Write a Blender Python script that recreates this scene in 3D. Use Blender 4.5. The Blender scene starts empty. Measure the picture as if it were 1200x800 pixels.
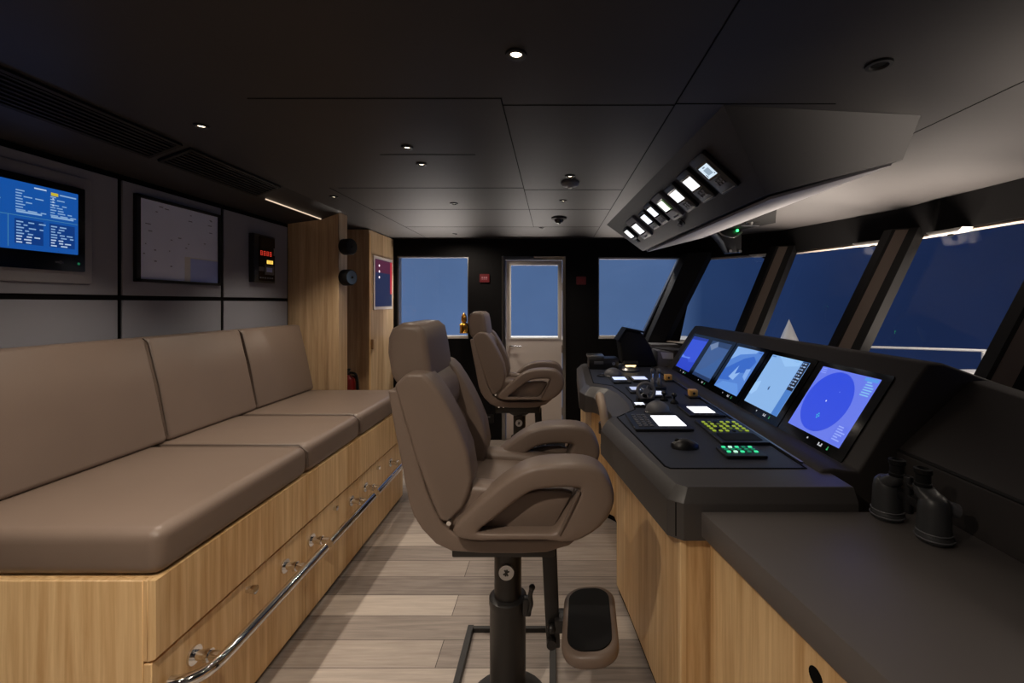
import bpy, bmesh, math, random
from mathutils import Vector, Matrix
random.seed(7)
S = bpy.context.scene
C = S.collection
PI = math.pi
EYE = 1.43

# ------------------------------------------------------------------ materials
def lin(c):
    return tuple(((v/255)/12.92 if v/255 <= .04045 else ((v/255+.055)/1.055)**2.4) for v in c)

def base(name):
    m = bpy.data.materials.new(name); m.use_nodes = True
    nt = m.node_tree
    return m, nt, nt.nodes['Principled BSDF']

def plain(name, rgb, rough=.5, metal=0., spec=.5, bump=0., scale=200., var=0., coat=0.):
    m, nt, p = base(name)
    col = (*lin(rgb), 1)
    p.inputs['Base Color'].default_value = col
    p.inputs['Roughness'].default_value = rough
    p.inputs['Metallic'].default_value = metal
    p.inputs['Specular IOR Level'].default_value = spec
    p.inputs['Coat Weight'].default_value = coat
    if bump or var:
        tc = nt.nodes.new('ShaderNodeTexCoord')
        n = nt.nodes.new('ShaderNodeTexNoise'); n.inputs['Scale'].default_value = scale
        n.inputs['Detail'].default_value = 4
        nt.links.new(tc.outputs['Object'], n.inputs['Vector'])
        if bump:
            b = nt.nodes.new('ShaderNodeBump'); b.inputs['Strength'].default_value = bump
            b.inputs['Distance'].default_value = .002
            nt.links.new(n.outputs['Fac'], b.inputs['Height']); nt.links.new(b.outputs['Normal'], p.inputs['Normal'])
        if var:
            n2 = nt.nodes.new('ShaderNodeTexNoise'); n2.inputs['Scale'].default_value = 5
            nt.links.new(tc.outputs['Object'], n2.inputs['Vector'])
            mx = nt.nodes.new('ShaderNodeMixRGB'); mx.blend_type = 'MULTIPLY'
            mx.inputs['Color1'].default_value = col
            r = nt.nodes.new('ShaderNodeValToRGB')
            r.color_ramp.elements[0].position = .3; r.color_ramp.elements[1].position = .7
            r.color_ramp.elements[0].color = (1-var, 1-var, 1-var, 1); r.color_ramp.elements[1].color = (1, 1, 1, 1)
            nt.links.new(n2.outputs['Fac'], r.inputs['Fac']); nt.links.new(r.outputs['Color'], mx.inputs['Color2'])
            mx.inputs['Fac'].default_value = 1
            nt.links.new(mx.outputs['Color'], p.inputs['Base Color'])
    return m

def wood(name, dark, light, rough=.42, board=.14, axis='X'):
    """vertical grain oak veneer: boards of slightly different tone, streaks along Z"""
    m, nt, p = base(name)
    tc = nt.nodes.new('ShaderNodeTexCoord')
    mp = nt.nodes.new('ShaderNodeMapping'); mp.inputs['Scale'].default_value = (26, 26, 1.1)
    nt.links.new(tc.outputs['Object'], mp.inputs['Vector'])
    n = nt.nodes.new('ShaderNodeTexNoise'); n.inputs['Scale'].default_value = 1.5; n.inputs['Detail'].default_value = 7
    n.inputs['Roughness'].default_value = .62; n.inputs['Distortion'].default_value = .3
    nt.links.new(mp.outputs['Vector'], n.inputs['Vector'])
    sp = nt.nodes.new('ShaderNodeSeparateXYZ'); nt.links.new(tc.outputs['Object'], sp.inputs[0])
    ad = nt.nodes.new('ShaderNodeMath'); ad.operation = 'ADD'
    nt.links.new(sp.outputs['X'], ad.inputs[0]); nt.links.new(sp.outputs['Y'], ad.inputs[1])
    dv = nt.nodes.new('ShaderNodeMath'); dv.operation = 'DIVIDE'; dv.inputs[1].default_value = board
    nt.links.new(ad.outputs[0], dv.inputs[0])
    fl = nt.nodes.new('ShaderNodeMath'); fl.operation = 'FLOOR'; nt.links.new(dv.outputs[0], fl.inputs[0])
    wn = nt.nodes.new('ShaderNodeTexWhiteNoise'); wn.noise_dimensions = '1D'
    nt.links.new(fl.outputs[0], wn.inputs['W'])
    mul = nt.nodes.new('ShaderNodeMath'); mul.operation = 'MULTIPLY_ADD'; mul.inputs[1].default_value = .22; mul.inputs[2].default_value = -.11
    nt.links.new(wn.outputs['Value'], mul.inputs[0])
    a2 = nt.nodes.new('ShaderNodeMath'); a2.operation = 'ADD'
    nt.links.new(n.outputs['Fac'], a2.inputs[0]); nt.links.new(mul.outputs[0], a2.inputs[1])
    r = nt.nodes.new('ShaderNodeValToRGB')
    r.color_ramp.elements[0].position = .3; r.color_ramp.elements[1].position = .72
    r.color_ramp.elements[0].color = (*lin(dark), 1); r.color_ramp.elements[1].color = (*lin(light), 1)
    nt.links.new(a2.outputs[0], r.inputs['Fac']); nt.links.new(r.outputs['Color'], p.inputs['Base Color'])
    p.inputs['Roughness'].default_value = rough
    return m

def plank_floor():
    m, nt, p = base('weathered_planks')
    tc = nt.nodes.new('ShaderNodeTexCoord')
    br = nt.nodes.new('ShaderNodeTexBrick')
    br.inputs['Scale'].default_value = 1; br.inputs['Brick Width'].default_value = 1.25
    br.inputs['Row Height'].default_value = .145; br.inputs['Mortar Size'].default_value = .0015
    br.inputs['Mortar Smooth'].default_value = .1; br.inputs['Bias'].default_value = 0
    br.offset = .37; br.offset_frequency = 2
    br.inputs['Color1'].default_value = (0, 0, 0, 1); br.inputs['Color2'].default_value = (1, 1, 1, 1)
    br.inputs['Mortar'].default_value = (.0, .0, .0, 1)
    nt.links.new(tc.outputs['Object'], br.inputs['Vector'])
    mp = nt.nodes.new('ShaderNodeMapping'); mp.inputs['Scale'].default_value = (1.6, 26, 1)
    nt.links.new(tc.outputs['Object'], mp.inputs['Vector'])
    n = nt.nodes.new('ShaderNodeTexNoise'); n.inputs['Scale'].default_value = 2.2; n.inputs['Detail'].default_value = 7
    n.inputs['Roughness'].default_value = .65
    nt.links.new(mp.outputs['Vector'], n.inputs['Vector'])
    m1 = nt.nodes.new('ShaderNodeMath'); m1.operation = 'MULTIPLY'; m1.inputs[1].default_value = .62
    nt.links.new(br.outputs['Color'], m1.inputs[0])
    m2 = nt.nodes.new('ShaderNodeMath'); m2.operation = 'MULTIPLY_ADD'; m2.inputs[1].default_value = .9; m2.inputs[2].default_value = -.27
    nt.links.new(n.outputs['Fac'], m2.inputs[0])
    ad = nt.nodes.new('ShaderNodeMath'); ad.operation = 'ADD'
    nt.links.new(m1.outputs[0], ad.inputs[0]); nt.links.new(m2.outputs[0], ad.inputs[1])
    r = nt.nodes.new('ShaderNodeValToRGB')
    e = r.color_ramp.elements
    e[0].position = .05; e[0].color = (*lin((116, 107, 102)), 1)
    e[1].position = .9; e[1].color = (*lin((200, 189, 178)), 1)
    x = e.new(.45); x.color = (*lin((164, 153, 144)), 1)
    nt.links.new(ad.outputs[0], r.inputs['Fac'])
    mx = nt.nodes.new('ShaderNodeMixRGB'); mx.inputs['Color2'].default_value = (*lin((60, 52, 48)), 1)
    nt.links.new(br.outputs['Fac'], mx.inputs['Fac']); nt.links.new(r.outputs['Color'], mx.inputs['Color1'])
    nt.links.new(mx.outputs['Color'], p.inputs['Base Color'])
    p.inputs['Roughness'].default_value = .5
    return m

def emit(name, rgb, strength=1.):
    m, nt, p = base(name)
    p.inputs['Base Color'].default_value = (.01, .01, .01, 1)
    p.inputs['Emission Color'].default_value = (*lin(rgb), 1)
    p.inputs['Emission Strength'].default_value = strength
    p.inputs['Roughness'].default_value = .35
    return m

def glass_mat(name, tint=(1, 1, 1), refl=1.0):
    m = bpy.data.materials.new(name); m.use_nodes = True
    nt = m.node_tree; nt.nodes.clear()
    o = nt.nodes.new('ShaderNodeOutputMaterial')
    t = nt.nodes.new('ShaderNodeBsdfTransparent'); t.inputs['Color'].default_value = (*tint, 1)
    g = nt.nodes.new('ShaderNodeBsdfGlossy'); g.inputs['Roughness'].default_value = .03
    f = nt.nodes.new('ShaderNodeLayerWeight'); f.inputs['Blend'].default_value = .5
    pw = nt.nodes.new('ShaderNodeMath'); pw.operation = 'POWER'; pw.inputs[1].default_value = 5
    nt.links.new(f.outputs['Facing'], pw.inputs[0])
    ml = nt.nodes.new('ShaderNodeMath'); ml.operation = 'MULTIPLY_ADD'; ml.inputs[1].default_value = .9*refl; ml.inputs[2].default_value = .035*refl
    nt.links.new(pw.outputs[0], ml.inputs[0])
    x = nt.nodes.new('ShaderNodeMixShader')
    nt.links.new(ml.outputs[0], x.inputs[0]); nt.links.new(t.outputs[0], x.inputs[1]); nt.links.new(g.outputs[0], x.inputs[2])
    nt.links.new(x.outputs[0], o.inputs['Surface'])
    return m

M = {}
M['leather'] = plain('taupe_leather', (119, 103, 92), .42, spec=.45, bump=.12, scale=340, var=.05)
M['leather2'] = plain('taupe_leather_piping', (94, 81, 72), .5, bump=.1, scale=340)
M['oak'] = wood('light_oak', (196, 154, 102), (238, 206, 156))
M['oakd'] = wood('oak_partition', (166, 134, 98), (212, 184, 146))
M['floor'] = plank_floor()
M['panel'] = plain('grey_fabric_panel', (134, 134, 142), .8, spec=.2, bump=.25, scale=500)
M['panelframe'] = plain('grey_lacquer', (138, 137, 141), .5)
M['ceil'] = plain('charcoal_ceiling_board', (52, 50, 50), .5, spec=.25, var=.05)
M['black'] = plain('matt_black', (20, 19, 19), .6, spec=.3)
M['blackwall'] = plain('black_wall_lining', (15, 14, 15), .75, spec=.15)
M['seam'] = plain('black_seam', (8, 8, 8), .8, spec=.1)
M['steelblk'] = plain('black_powder_coat', (26, 24, 23), .42)
M['chrome'] = plain('polished_chrome', (225, 225, 225), .08, metal=1)
M['brush'] = plain('brushed_metal', (170, 168, 165), .3, metal=1)
M['desk'] = plain('dark_blue_grey_desk', (46, 50, 62), .5, spec=.4, bump=.05, scale=600)
M['lip'] = plain('charcoal_moulded_lip', (64, 61, 60), .42, spec=.5, bump=.06, scale=500)
M['dash'] = plain('charcoal_dash_leather', (54, 50, 49), .6, spec=.35, bump=.15, scale=420)
M['count'] = plain('black_brown_worktop', (94, 89, 87), .45, spec=.4, bump=.05, scale=600)
M['bezel'] = plain('gloss_black_glass', (8, 8, 9), .12, spec=.5)
M['plast'] = plain('black_plastic', (24, 24, 26), .38)
M['plastg'] = plain('grey_plastic', (92, 92, 96), .45)
M['rubber'] = plain('black_rubber', (17, 17, 18), .7, spec=.25, bump=.2, scale=250)
M['ovh'] = plain('charcoal_overhead_panel', (44, 43, 45), .5, spec=.3)
M['white'] = plain('white_gelcoat', (232, 230, 226), .35)
M['door'] = plain('off_white_door_paint', (214, 204, 198), .4)
M['alu'] = plain('aluminium', (150, 148, 146), .35, metal=1)
M['brass'] = plain('brass', (206, 146, 58), .2, metal=1)
M['copper'] = plain('orange_acetal', (232, 176, 92), .35)
M['red'] = plain('red_enamel', (120, 20, 18), .35)
M['reddark'] = plain('dark_red_sign', (96, 18, 22), .5)
M['brown'] = plain('brown_liner', (112, 98, 88), .55)
M['beige'] = plain('beige_trim', (196, 184, 170), .45)
M['sill'] = plain('grey_sill', (120, 117, 116), .45)
M['glass'] = glass_mat('window_glass', (.97, .985, 1), .6)
M['chart'] = plain('pale_lavender_reflection', (236, 238, 255), .3, var=.06)  # this and the next three colours paint reflections on the framed display
M['violet'] = plain('violet_reflection_and_keypad', (176, 188, 240), .3)
M['refl_mark'] = plain('grey_reflection_mark', (120, 118, 136), .4)
M['refl_white'] = plain('white_reflection', (226, 220, 214), .4)
M['lens'] = plain('lens_glass', (14, 16, 26), .05, coat=1)
M['armour'] = plain('ribbed_rubber_armour', (56, 57, 59), .36, spec=.5)
M['silver'] = plain('silver_paint', (176, 176, 178), .3, metal=.8)
M['foredeck'] = plain('white_deck', (226, 224, 218), .5)
M['disc'] = plain('blue_grey_disc', (92, 112, 136), .4)
E_ = {}
def EM(rgb, s=1.):
    k = (rgb, s)
    if k not in E_: E_[k] = emit('glow_%02x%02x%02x_%d' % (*rgb, int(s*10)), rgb, s)
    return E_[k]
LAMP = EM((255, 236, 205), 6.)

# ------------------------------------------------------------------ mesh helpers
def BM(): return bmesh.new()

def box(bm, x0, x1, y0, y1, z0, z1):
    v = [bm.verts.new(p) for p in ((x0,y0,z0),(x1,y0,z0),(x1,y1,z0),(x0,y1,z0),(x0,y0,z1),(x1,y0,z1),(x1,y1,z1),(x0,y1,z1))]
    for f in ((0,3,2,1),(4,5,6,7),(0,1,5,4),(1,2,6,5),(2,3,7,6),(3,0,4,7)): bm.faces.new([v[i] for i in f])
    return bm

def loft(bm, rings, cap=True, closed=True):
    rs = [[bm.verts.new(p) for p in r] for r in rings]
    n = len(rs[0])
    for a, b in zip(rs, rs[1:]):
        for i in range(n if closed else n-1):
            j = (i+1) % n
            bm.faces.new((a[i], a[j], b[j], b[i]))
    if cap:
        bm.faces.new(rs[0][::-1]); bm.faces.new(rs[-1])
    return bm

def prism(bm, pts, axis, a, b):
    def P(p, t):
        return {'x': (t, p[0], p[1]), 'y': (p[0], t, p[1]), 'z': (p[0], p[1], t)}[axis]
    return loft(bm, [[P(p, a) for p in pts], [P(p, b) for p in pts]])

def cyl(bm, p0, p1, r0, r1=None, seg=24):
    if r1 is None: r1 = r0
    p0, p1 = Vector(p0), Vector(p1)
    d = (p1-p0).normalized(); q = d.to_track_quat('Z', 'Y').to_matrix()
    rr = []
    for c, r in ((p0, r0), (p1, r1)):
        rr.append([c + q @ Vector((math.cos(2*PI*i/seg)*r, math.sin(2*PI*i/seg)*r, 0)) for i in range(seg)])
    return loft(bm, rr)

def lathe(bm, prof, mat=None, seg=28):
    """prof: list of (r,z); spun about local z, placed with mat"""
    mat = mat or Matrix()
    rings = [[mat @ Vector((max(r, .0004)*math.cos(2*PI*i/seg), max(r, .0004)*math.sin(2*PI*i/seg), z)) for i in range(seg)] for r, z in prof]
    return loft(bm, rings)

def catmull(pts, k=4, closed=False):
    pts = [Vector(p) for p in pts]; n = len(pts); out = []
    rng = range(n) if closed else range(n-1)
    for i in rng:
        g = (lambda j: pts[j % n]) if closed else (lambda j: pts[max(0, min(n-1, j))])
        a, b, c, d = g(i-1), g(i), g(i+1), g(i+2)
        for s in range(k):
            t = s/k
            out.append(.5*((2*b)+(c-a)*t+(2*a-5*b+4*c-d)*t*t+(3*b-a-3*c+d)*t**3))
    if not closed: out.append(pts[-1])
    return out

def tube(bm, pts, r, seg=12, closed=False):
    pts = [Vector(p) for p in pts]; n = len(pts); rings = []
    up = None
    for i, p in enumerate(pts):
        if closed: d = pts[(i+1) % n]-pts[i-1]
        else: d = pts[min(n-1, i+1)]-pts[max(0, i-1)]
        d.normalize()
        if up is None:
            up = d.orthogonal().normalized()
        up = (up-d*up.dot(d)).normalized(); s = d.cross(up)
        rr = r[i] if isinstance(r, (list, tuple)) else r
        rings.append([p+(up*math.cos(2*PI*k/seg)+s*math.sin(2*PI*k/seg))*rr for k in range(seg)])
    if closed:
        rings.append(rings[0])
        loft(bm, rings, cap=False); bmesh.ops.remove_doubles(bm, verts=bm.verts, dist=1e-6)
    else: loft(bm, rings)
    return bm

def rrect(w, h, r, n=5):
    out = []
    for cx, cy, a0 in ((w/2-r, h/2-r, 0), (-w/2+r, h/2-r, PI/2), (-w/2+r, -h/2+r, PI), (w/2-r, -h/2+r, 3*PI/2)):
        for k in range(n+1):
            a = a0+PI/2*k/n; out.append((cx+r*math.cos(a), cy+r*math.sin(a)))
    return out

def plate(bm, mat, w, h, z0, z1, r=.005, cx=0, cy=0, n=4):
    pts = rrect(w, h, min(r, w/2.01, h/2.01), n)
    return loft(bm, [[mat @ Vector((x+cx, y+cy, z)) for x, y in pts] for z in (z0, z1)])

def quad(bm, mat, x0, x1, y0, y1, z, mi=0):
    f = bm.faces.new([bm.verts.new(mat @ Vector(p)) for p in ((x0,y0,z),(x1,y0,z),(x1,y1,z),(x0,y1,z))])
    f.material_index = mi
    return f

def ball(bm, c, r, sc=(1, 1, 1), seg=20):
    m = Matrix.Translation(c) @ Matrix.Diagonal((*sc, 1))
    bmesh.ops.create_uvsphere(bm, u_segments=seg, v_segments=seg//2, radius=r, matrix=m)
    return bm

def bevel(bm, w, seg=3, ang=35):
    bmesh.ops.recalc_face_normals(bm, faces=bm.faces)
    bm.normal_update()
    es = [e for e in bm.edges if len(e.link_faces) == 2 and e.calc_face_angle(0) > math.radians(ang)]
    bmesh.ops.bevel(bm, geom=es, offset=w, segments=seg, affect='EDGES', profile=.5, clamp_overlap=True)
    return bm

def wm(o):
    m = o.matrix_basis.copy()
    while o.parent:
        o = o.parent; m = o.matrix_basis @ m
    return m

def obj(name, bm, mat, parent=None, local=False, smooth=38, label=None, recalc=True, kind=None):
    """link one mesh; geometry is in world coordinates unless local"""
    if recalc: bmesh.ops.recalc_face_normals(bm, faces=bm.faces)
    if parent and not local: bm.transform(wm(parent).inverted())
    me = bpy.data.meshes.new(name); bm.to_mesh(me); bm.free()
    for m in (mat if isinstance(mat, list) else [mat]): me.materials.append(m)
    if smooth:
        me.polygons.foreach_set('use_smooth', [True]*len(me.polygons)); me.set_sharp_from_angle(angle=math.radians(smooth))
    o = bpy.data.objects.new(name, me); C.objects.link(o)
    if parent: o.parent = parent
    if label: o['label'] = label
    if kind: o['kind'] = kind
    return o

def thing(name, label, cat, loc=(0, 0, 0), rotz=0, group=None):
    o = bpy.data.objects.new(name, None); o.empty_display_size = .1; C.objects.link(o)
    o.location = loc; o.rotation_euler = (0, 0, rotz)
    o['label'] = label; o['category'] = cat
    if group: o['group'] = group
    return o

def tag(o, label, cat, group=None):
    o['label'] = label; o['category'] = cat
    if group: o['group'] = group
    return o

def struct(name, bm, mat, parent=None, smooth=30, label=None, cat=None):
    o = obj(name, bm, mat, parent, smooth=smooth)
    if not parent: o['kind'] = 'structure'
    if label: o['label'] = label
    if cat: o['category'] = cat
    return o

def dup(root, loc, label, rotz=0, group=None):
    r = root.copy(); C.objects.link(r); r.location = loc; r.rotation_euler = (0, 0, rotz); r['label'] = label
    if group: r['group'] = group
    for ch in list(root.children):
        c = ch.copy(); C.objects.link(c); c.parent = r
        for g in list(ch.children):
            d = g.copy(); C.objects.link(d); d.parent = c
    return r

def frame(o, u, v):
    u = Vector(u).normalized(); v = Vector(v).normalized(); n = u.cross(v).normalized(); v = n.cross(u)
    return Matrix(((u.x, v.x, n.x, o[0]), (u.y, v.y, n.y, o[1]), (u.z, v.z, n.z, o[2]), (0, 0, 0, 1)))

# ------------------------------------------------------------------ camera
cam = bpy.data.cameras.new('camera'); co = bpy.data.objects.new('camera', cam); C.objects.link(co)
co.location = (0, 0, EYE); co.rotation_euler = (PI/2, 0, 0)
cam.sensor_width = 36; cam.lens = 520/1200*36
cam.shift_x = -48/1200; cam.shift_y = -45/1200; cam.clip_start = .05
S.camera = co

# ------------------------------------------------------------------ world: dusk sky, brightest over the stern quarter
w = bpy.data.worlds.new('dusk'); S.world = w; w.use_nodes = True
nt = w.node_tree; bgn = nt.nodes['Background']
tc = nt.nodes.new('ShaderNodeTexCoord'); sp = nt.nodes.new('ShaderNodeSeparateXYZ')
nt.links.new(tc.outputs['Generated'], sp.inputs[0])
rp = nt.nodes.new('ShaderNodeValToRGB')
e = rp.color_ramp.elements
e[0].position = .0; e[0].color = (*lin((86, 112, 150)), 1)
e[1].position = 1.; e[1].color = (*lin((20, 30, 58)), 1)
for pos, c in ((.30, (84, 108, 148)), (.55, (80, 106, 148)), (.625, (76, 102, 146)), (.66, (36, 58, 98)), (.72, (31, 50, 90)), (.80, (27, 42, 78)), (.88, (23, 34, 64))):
    x = e.new(pos); x.color = (*lin(c), 1)
mr = nt.nodes.new('ShaderNodeMapRange'); mr.inputs['From Min'].default_value = -1; mr.inputs['From Max'].default_value = 1
nt.links.new(sp.outputs['X'], mr.inputs['Value']); nt.links.new(mr.outputs[0], rp.inputs['Fac'])
# horizon a touch darker, soft cloud mottling
nz = nt.nodes.new('ShaderNodeTexNoise'); nz.inputs['Scale'].default_value = 4; nz.inputs['Detail'].default_value = 4
nt.links.new(tc.outputs['Generated'], nz.inputs['Vector'])
mr2 = nt.nodes.new('ShaderNodeMapRange'); mr2.inputs['From Min'].default_value = .3; mr2.inputs['From Max'].default_value = .7
mr2.inputs['To Min'].default_value = .86; mr2.inputs['To Max'].default_value = 1.1
nt.links.new(nz.outputs['Fac'], mr2.inputs['Value'])
mx = nt.nodes.new('ShaderNodeMixRGB'); mx.blend_type = 'MULTIPLY'; mx.inputs['Fac'].default_value = 1
nt.links.new(rp.outputs['Color'], mx.inputs['Color1']); nt.links.new(mr2.outputs[0], mx.inputs['Color2'])
nt.links.new(mx.outputs['Color'], bgn.inputs['Color']); bgn.inputs['Strength'].default_value = 1.0

# ------------------------------------------------------------------ setting
XL = -1.95; YF = 4.64; ZC = 2.10; YB = -1.6
struct('floor', box(BM(), XL-.1, 2.7, YB, YF+.1, -.08, 0), M['floor'])

b = BM(); box(b, -2.3, 2.6, YB, YF+.1, ZC, ZC+.08)
ce = struct('ceiling', b, M['ceil'])
b = BM(); t = .0015
for x0, x1, y0, y1 in ((.41, .414, -1.5, 4.5), (1.42, 1.424, -1.5, 4.0), (-.172, -.168, 1.45, 3.9), (-1.0, -.17, 1.45, 1.454), (-.17, .41, 1.5, 1.504),
                       (.41, .95, 1.49, 1.494), (-.78, -.35, 2.0, 2.004), (-1.25, -.17, 2.58, 2.584), (-.17, .41, 2.62, 2.624), (-1.3, .41, 3.17, 3.174), (-1.3, -1.296, 2.58, 4.5), (-1.3, .41, 3.9, 3.904)):
    box(b, x0, x1, y0, y1, ZC-t, ZC+.001)
obj('ceiling_seam', b, M['seam'], ce, smooth=0)

# left wall
b = BM(); box(b, XL-.1, XL-.004, YB, 3.27, 0, 2.02); wl = struct('wall_left', b, M['seam'])
edges = [YB, -.52, .10, .73, 1.356, 1.996, 2.613, 3.262]
b = BM()
for y0, y1 in zip(edges, edges[1:]):
    box(b, XL-.006, XL+.004, y0+.011, y1-.011, 1.465, 1.985)
    box(b, XL-.006, XL+.004, y0+.011, y1-.011, .8, 1.443)
bevel(b, .002, 1)
obj('wall_panel', b, M['panel'], wl)

# soffit with air grilles
b = BM(); prism(b, [(XL-.05, 2.005), (-1.70, 2.045), (-1.55, 2.0995), (XL-.05, 2.0995)], 'y', YB, 3.262)
sf = struct('trim_1', b, M['ceil'], label='dark sloping soffit along the top of the left wall', smooth=20)
def grille(y0, y1, label):
    t = thing('air_grille', label, 'vent', (-1.625, (y0+y1)/2, 2.07), group='air grilles along the left soffit')
    f = frame((-1.625, (y0+y1)/2, 2.0722), (0, 1, 0), (.15, 0, .0545))
    L = y1-y0
    b = BM(); plate(b, f, L, .145, .0005, .003, .004); obj('backing', b, M['seam'], t)
    b = BM()
    for yy in (-.07, .07): plate(b, f, L, .012, .001, .012, .002, cy=yy)
    for xx in (-L/2+.008, L/2-.008): plate(b, f, .016, .145, .001, .012, .002, cx=xx)
    obj('frame', b, M['black'], t)
    for k in range(7):
        b = BM(); plate(b, f, L-.03, .007, .002, .010, .002, cy=-.054+k*.018); obj('slat', b, M['black'], t)
grille(.75, 1.86, 'long black slatted air grille above the blue wall screen')
grille(1.9, 2.53, 'black slatted air grille above the framed display')
b = BM(); tube(b, [(-1.695, 2.62, 2.043), (-1.695, 3.24, 2.043)], .004, 8)
tag(obj('strip_light', b, EM((255, 226, 196), .9)), 'thin warm light strip along the soffit edge beside the wooden partition', 'light')

# rear walls (behind the viewer)
struct('wall_back', box(BM(), XL-.1, 2.7, YB-.1, YB, 0, 2.1), M['panel'])

# wooden partition + column
b = BM(); box(b, XL-.35, -1.66, 3.27, 3.36, 0, ZC)
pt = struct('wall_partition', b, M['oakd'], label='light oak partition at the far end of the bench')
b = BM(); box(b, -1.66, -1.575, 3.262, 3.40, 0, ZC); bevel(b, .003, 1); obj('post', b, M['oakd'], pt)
# niche back + far oak locker
b = BM(); box(b, -2.5, -2.4, 3.3, 4.7, 0, ZC); struct('wall_niche', b, M['blackwall'])
t = thing('oak_locker', 'tall light oak locker with a small screen on its side, beside the far window', 'locker', (-1.9, 4.3, 0))
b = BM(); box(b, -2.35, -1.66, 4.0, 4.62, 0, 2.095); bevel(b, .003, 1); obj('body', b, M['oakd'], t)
b = BM(); box(b, -1.662, -1.654, 3.998, 4.03, 0, 2.06); obj('edge_strip', b, M['oak'], t)
b = BM(); box(b, -1.66, -1.63, 4.03, 4.09, 1.01, 1.10); bevel(b, .004, 2); obj('latch', b, M['oakd'], t)

# far wall with openings
def wall_holes(bm, x0, x1, z0, z1, y0, y1, holes):
    """holes: list of (hx0,hx1,hz0,hz1)"""
    xs = sorted({x0, x1, *[h[0] for h in holes], *[h[1] for h in holes]})
    zs = sorted({z0, z1, *[h[2] for h in holes], *[h[3] for h in holes]})
    for a, c in zip(xs, xs[1:]):
        for d, f in zip(zs, zs[1:]):
            mxx, mz = (a+c)/2, (d+f)/2
            if any(h[0] < mxx < h[1] and h[2] < mz < h[3] for h in holes): continue
            box(bm, a, c, y0, y1, d, f)
    bmesh.ops.remove_doubles(bm, verts=bm.verts, dist=1e-5)
b = BM()
wall_holes(b, -2.5, .40, 0, ZC, YF, YF+.1, [(-1.63, -.885, 1.055, 1.92), (-.535, .135, 0.0, 1.92)])
# right part with the raked window hole
hole = [(.473, 1.055), (.93, 1.055), (1.34, 1.905), (.473, 1.905)]
outer = [(.40, 0), (1.10, 0), (1.56, ZC), (.40, ZC)]
for ya in (YF, YF+.1):
    vo = [b.verts.new((p[0], ya, p[1])) for p in outer]; vh = [b.verts.new((p[0], ya, p[1])) for p in hole]
    for i in range(4):
        j = (i+1) % 4; b.faces.new((vo[i], vo[j], vh[j], vh[i]))
    if ya == YF: s1 = (vo, vh)
    else: s2 = (vo, vh)
for k in (0, 1):
    for i in range(4):
        j = (i+1) % 4; b.faces.new((s1[k][i], s1[k][j], s2[k][j], s2[k][i]))
struct('wall_far', b, M['blackwall'], smooth=0)

def pane_frame(name, pts, y, wd, dp, mat):
    """frame following polygon pts (x,z) at depth y, plus glass child"""
    n = len(pts); c = Vector((sum(p[0] for p in pts)/n, sum(p[1] for p in pts)/n))
    inn = []
    for i in range(n):
        p = Vector(pts[i]); a = (Vector(pts[i-1])-p).normalized(); d = (Vector(pts[(i+1) % n])-p).normalized()
        s = (a+d).normalized(); ang = a.angle(d)/2
        inn.append(p+s*(wd/math.sin(ang)))
    b = BM(); rs = []
    for lo, yy in ((pts, y), (inn, y), (inn, y+dp), (pts, y+dp)):
        rs.append([b.verts.new((p[0], yy, p[1])) for p in lo])
    for k in range(4):
        r0, r1 = rs[k], rs[(k+1) % 4]
        for i in range(n):
            j = (i+1) % n; b.faces.new((r0[i], r0[j], r1[j], r1[i]))
    o = struct(name, b, mat, smooth=0)
    b = BM(); box(b, pts[0][0]+.004, pts[1][0]-.004, y-.016, y+dp*.5, pts[0][1]+.001, pts[0][1]+.034); bevel(b, .004, 2); obj('sill', b, M['white'], o)
    b = BM(); b.faces.new([b.verts.new((p[0], y+dp*.55, p[1])) for p in inn])
    obj('pane', b, M['glass'], o, smooth=0)
    return o
pane_frame('window_1', [(-1.63, 1.055), (-.885, 1.055), (-.885, 1.92), (-1.63, 1.92)], YF+.02, .012, .08, M['alu'])
pane_frame('window_2', hole, YF+.02, .012, .08, M['alu'])

# door
d = bpy.data.objects.new('door_1', None); C.objects.link(d); d['kind'] = 'structure'; d.location = (-.2, YF, 0)
d['label'] = 'off white metal door with a tall window in the far wall'; d['category'] = 'door'
b = BM(); wall_holes(b, -.49, .095, .005, 1.875, YF+.02, YF+.06, [(-.445, .055, 1.065, 1.83)]); obj('leaf', b, M['door'], d, smooth=0)
b = BM(); wall_holes(b, -.535, .135, 0, 1.92, YF-.015, YF+.085, [(-.495, .10, 0, 1.88)]); bevel(b, .004, 1); obj('door_frame', b, M['alu'], d)
b = BM()
wall_holes(b, -.458, .068, 1.052, 1.843, YF+.008, YF+.03, [(-.441, .051, 1.069, 1.826)])
obj('window_trim', b, M['white'], d, smooth=0)
b = BM(); box(b, -.445, .055, YF+.038, YF+.044, 1.065, 1.83); obj('pane', b, M['glass'], d, smooth=0)
b = BM(); cyl(b, (-.44, YF+.02, .98), (-.44, YF-.04, .98), .012); tube(b, [(-.44, YF-.04, .98), (-.33, YF-.04, .98)], .009, 10); obj('handle', b, M['chrome'], d)
for zz in (.30, .95, 1.6):
    b = BM(); cyl(b, (.10, YF+.0, zz-.04), (.10, YF+.0, zz+.04), .011, seg=12); obj('hinge', b, M['alu'], d)

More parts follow.
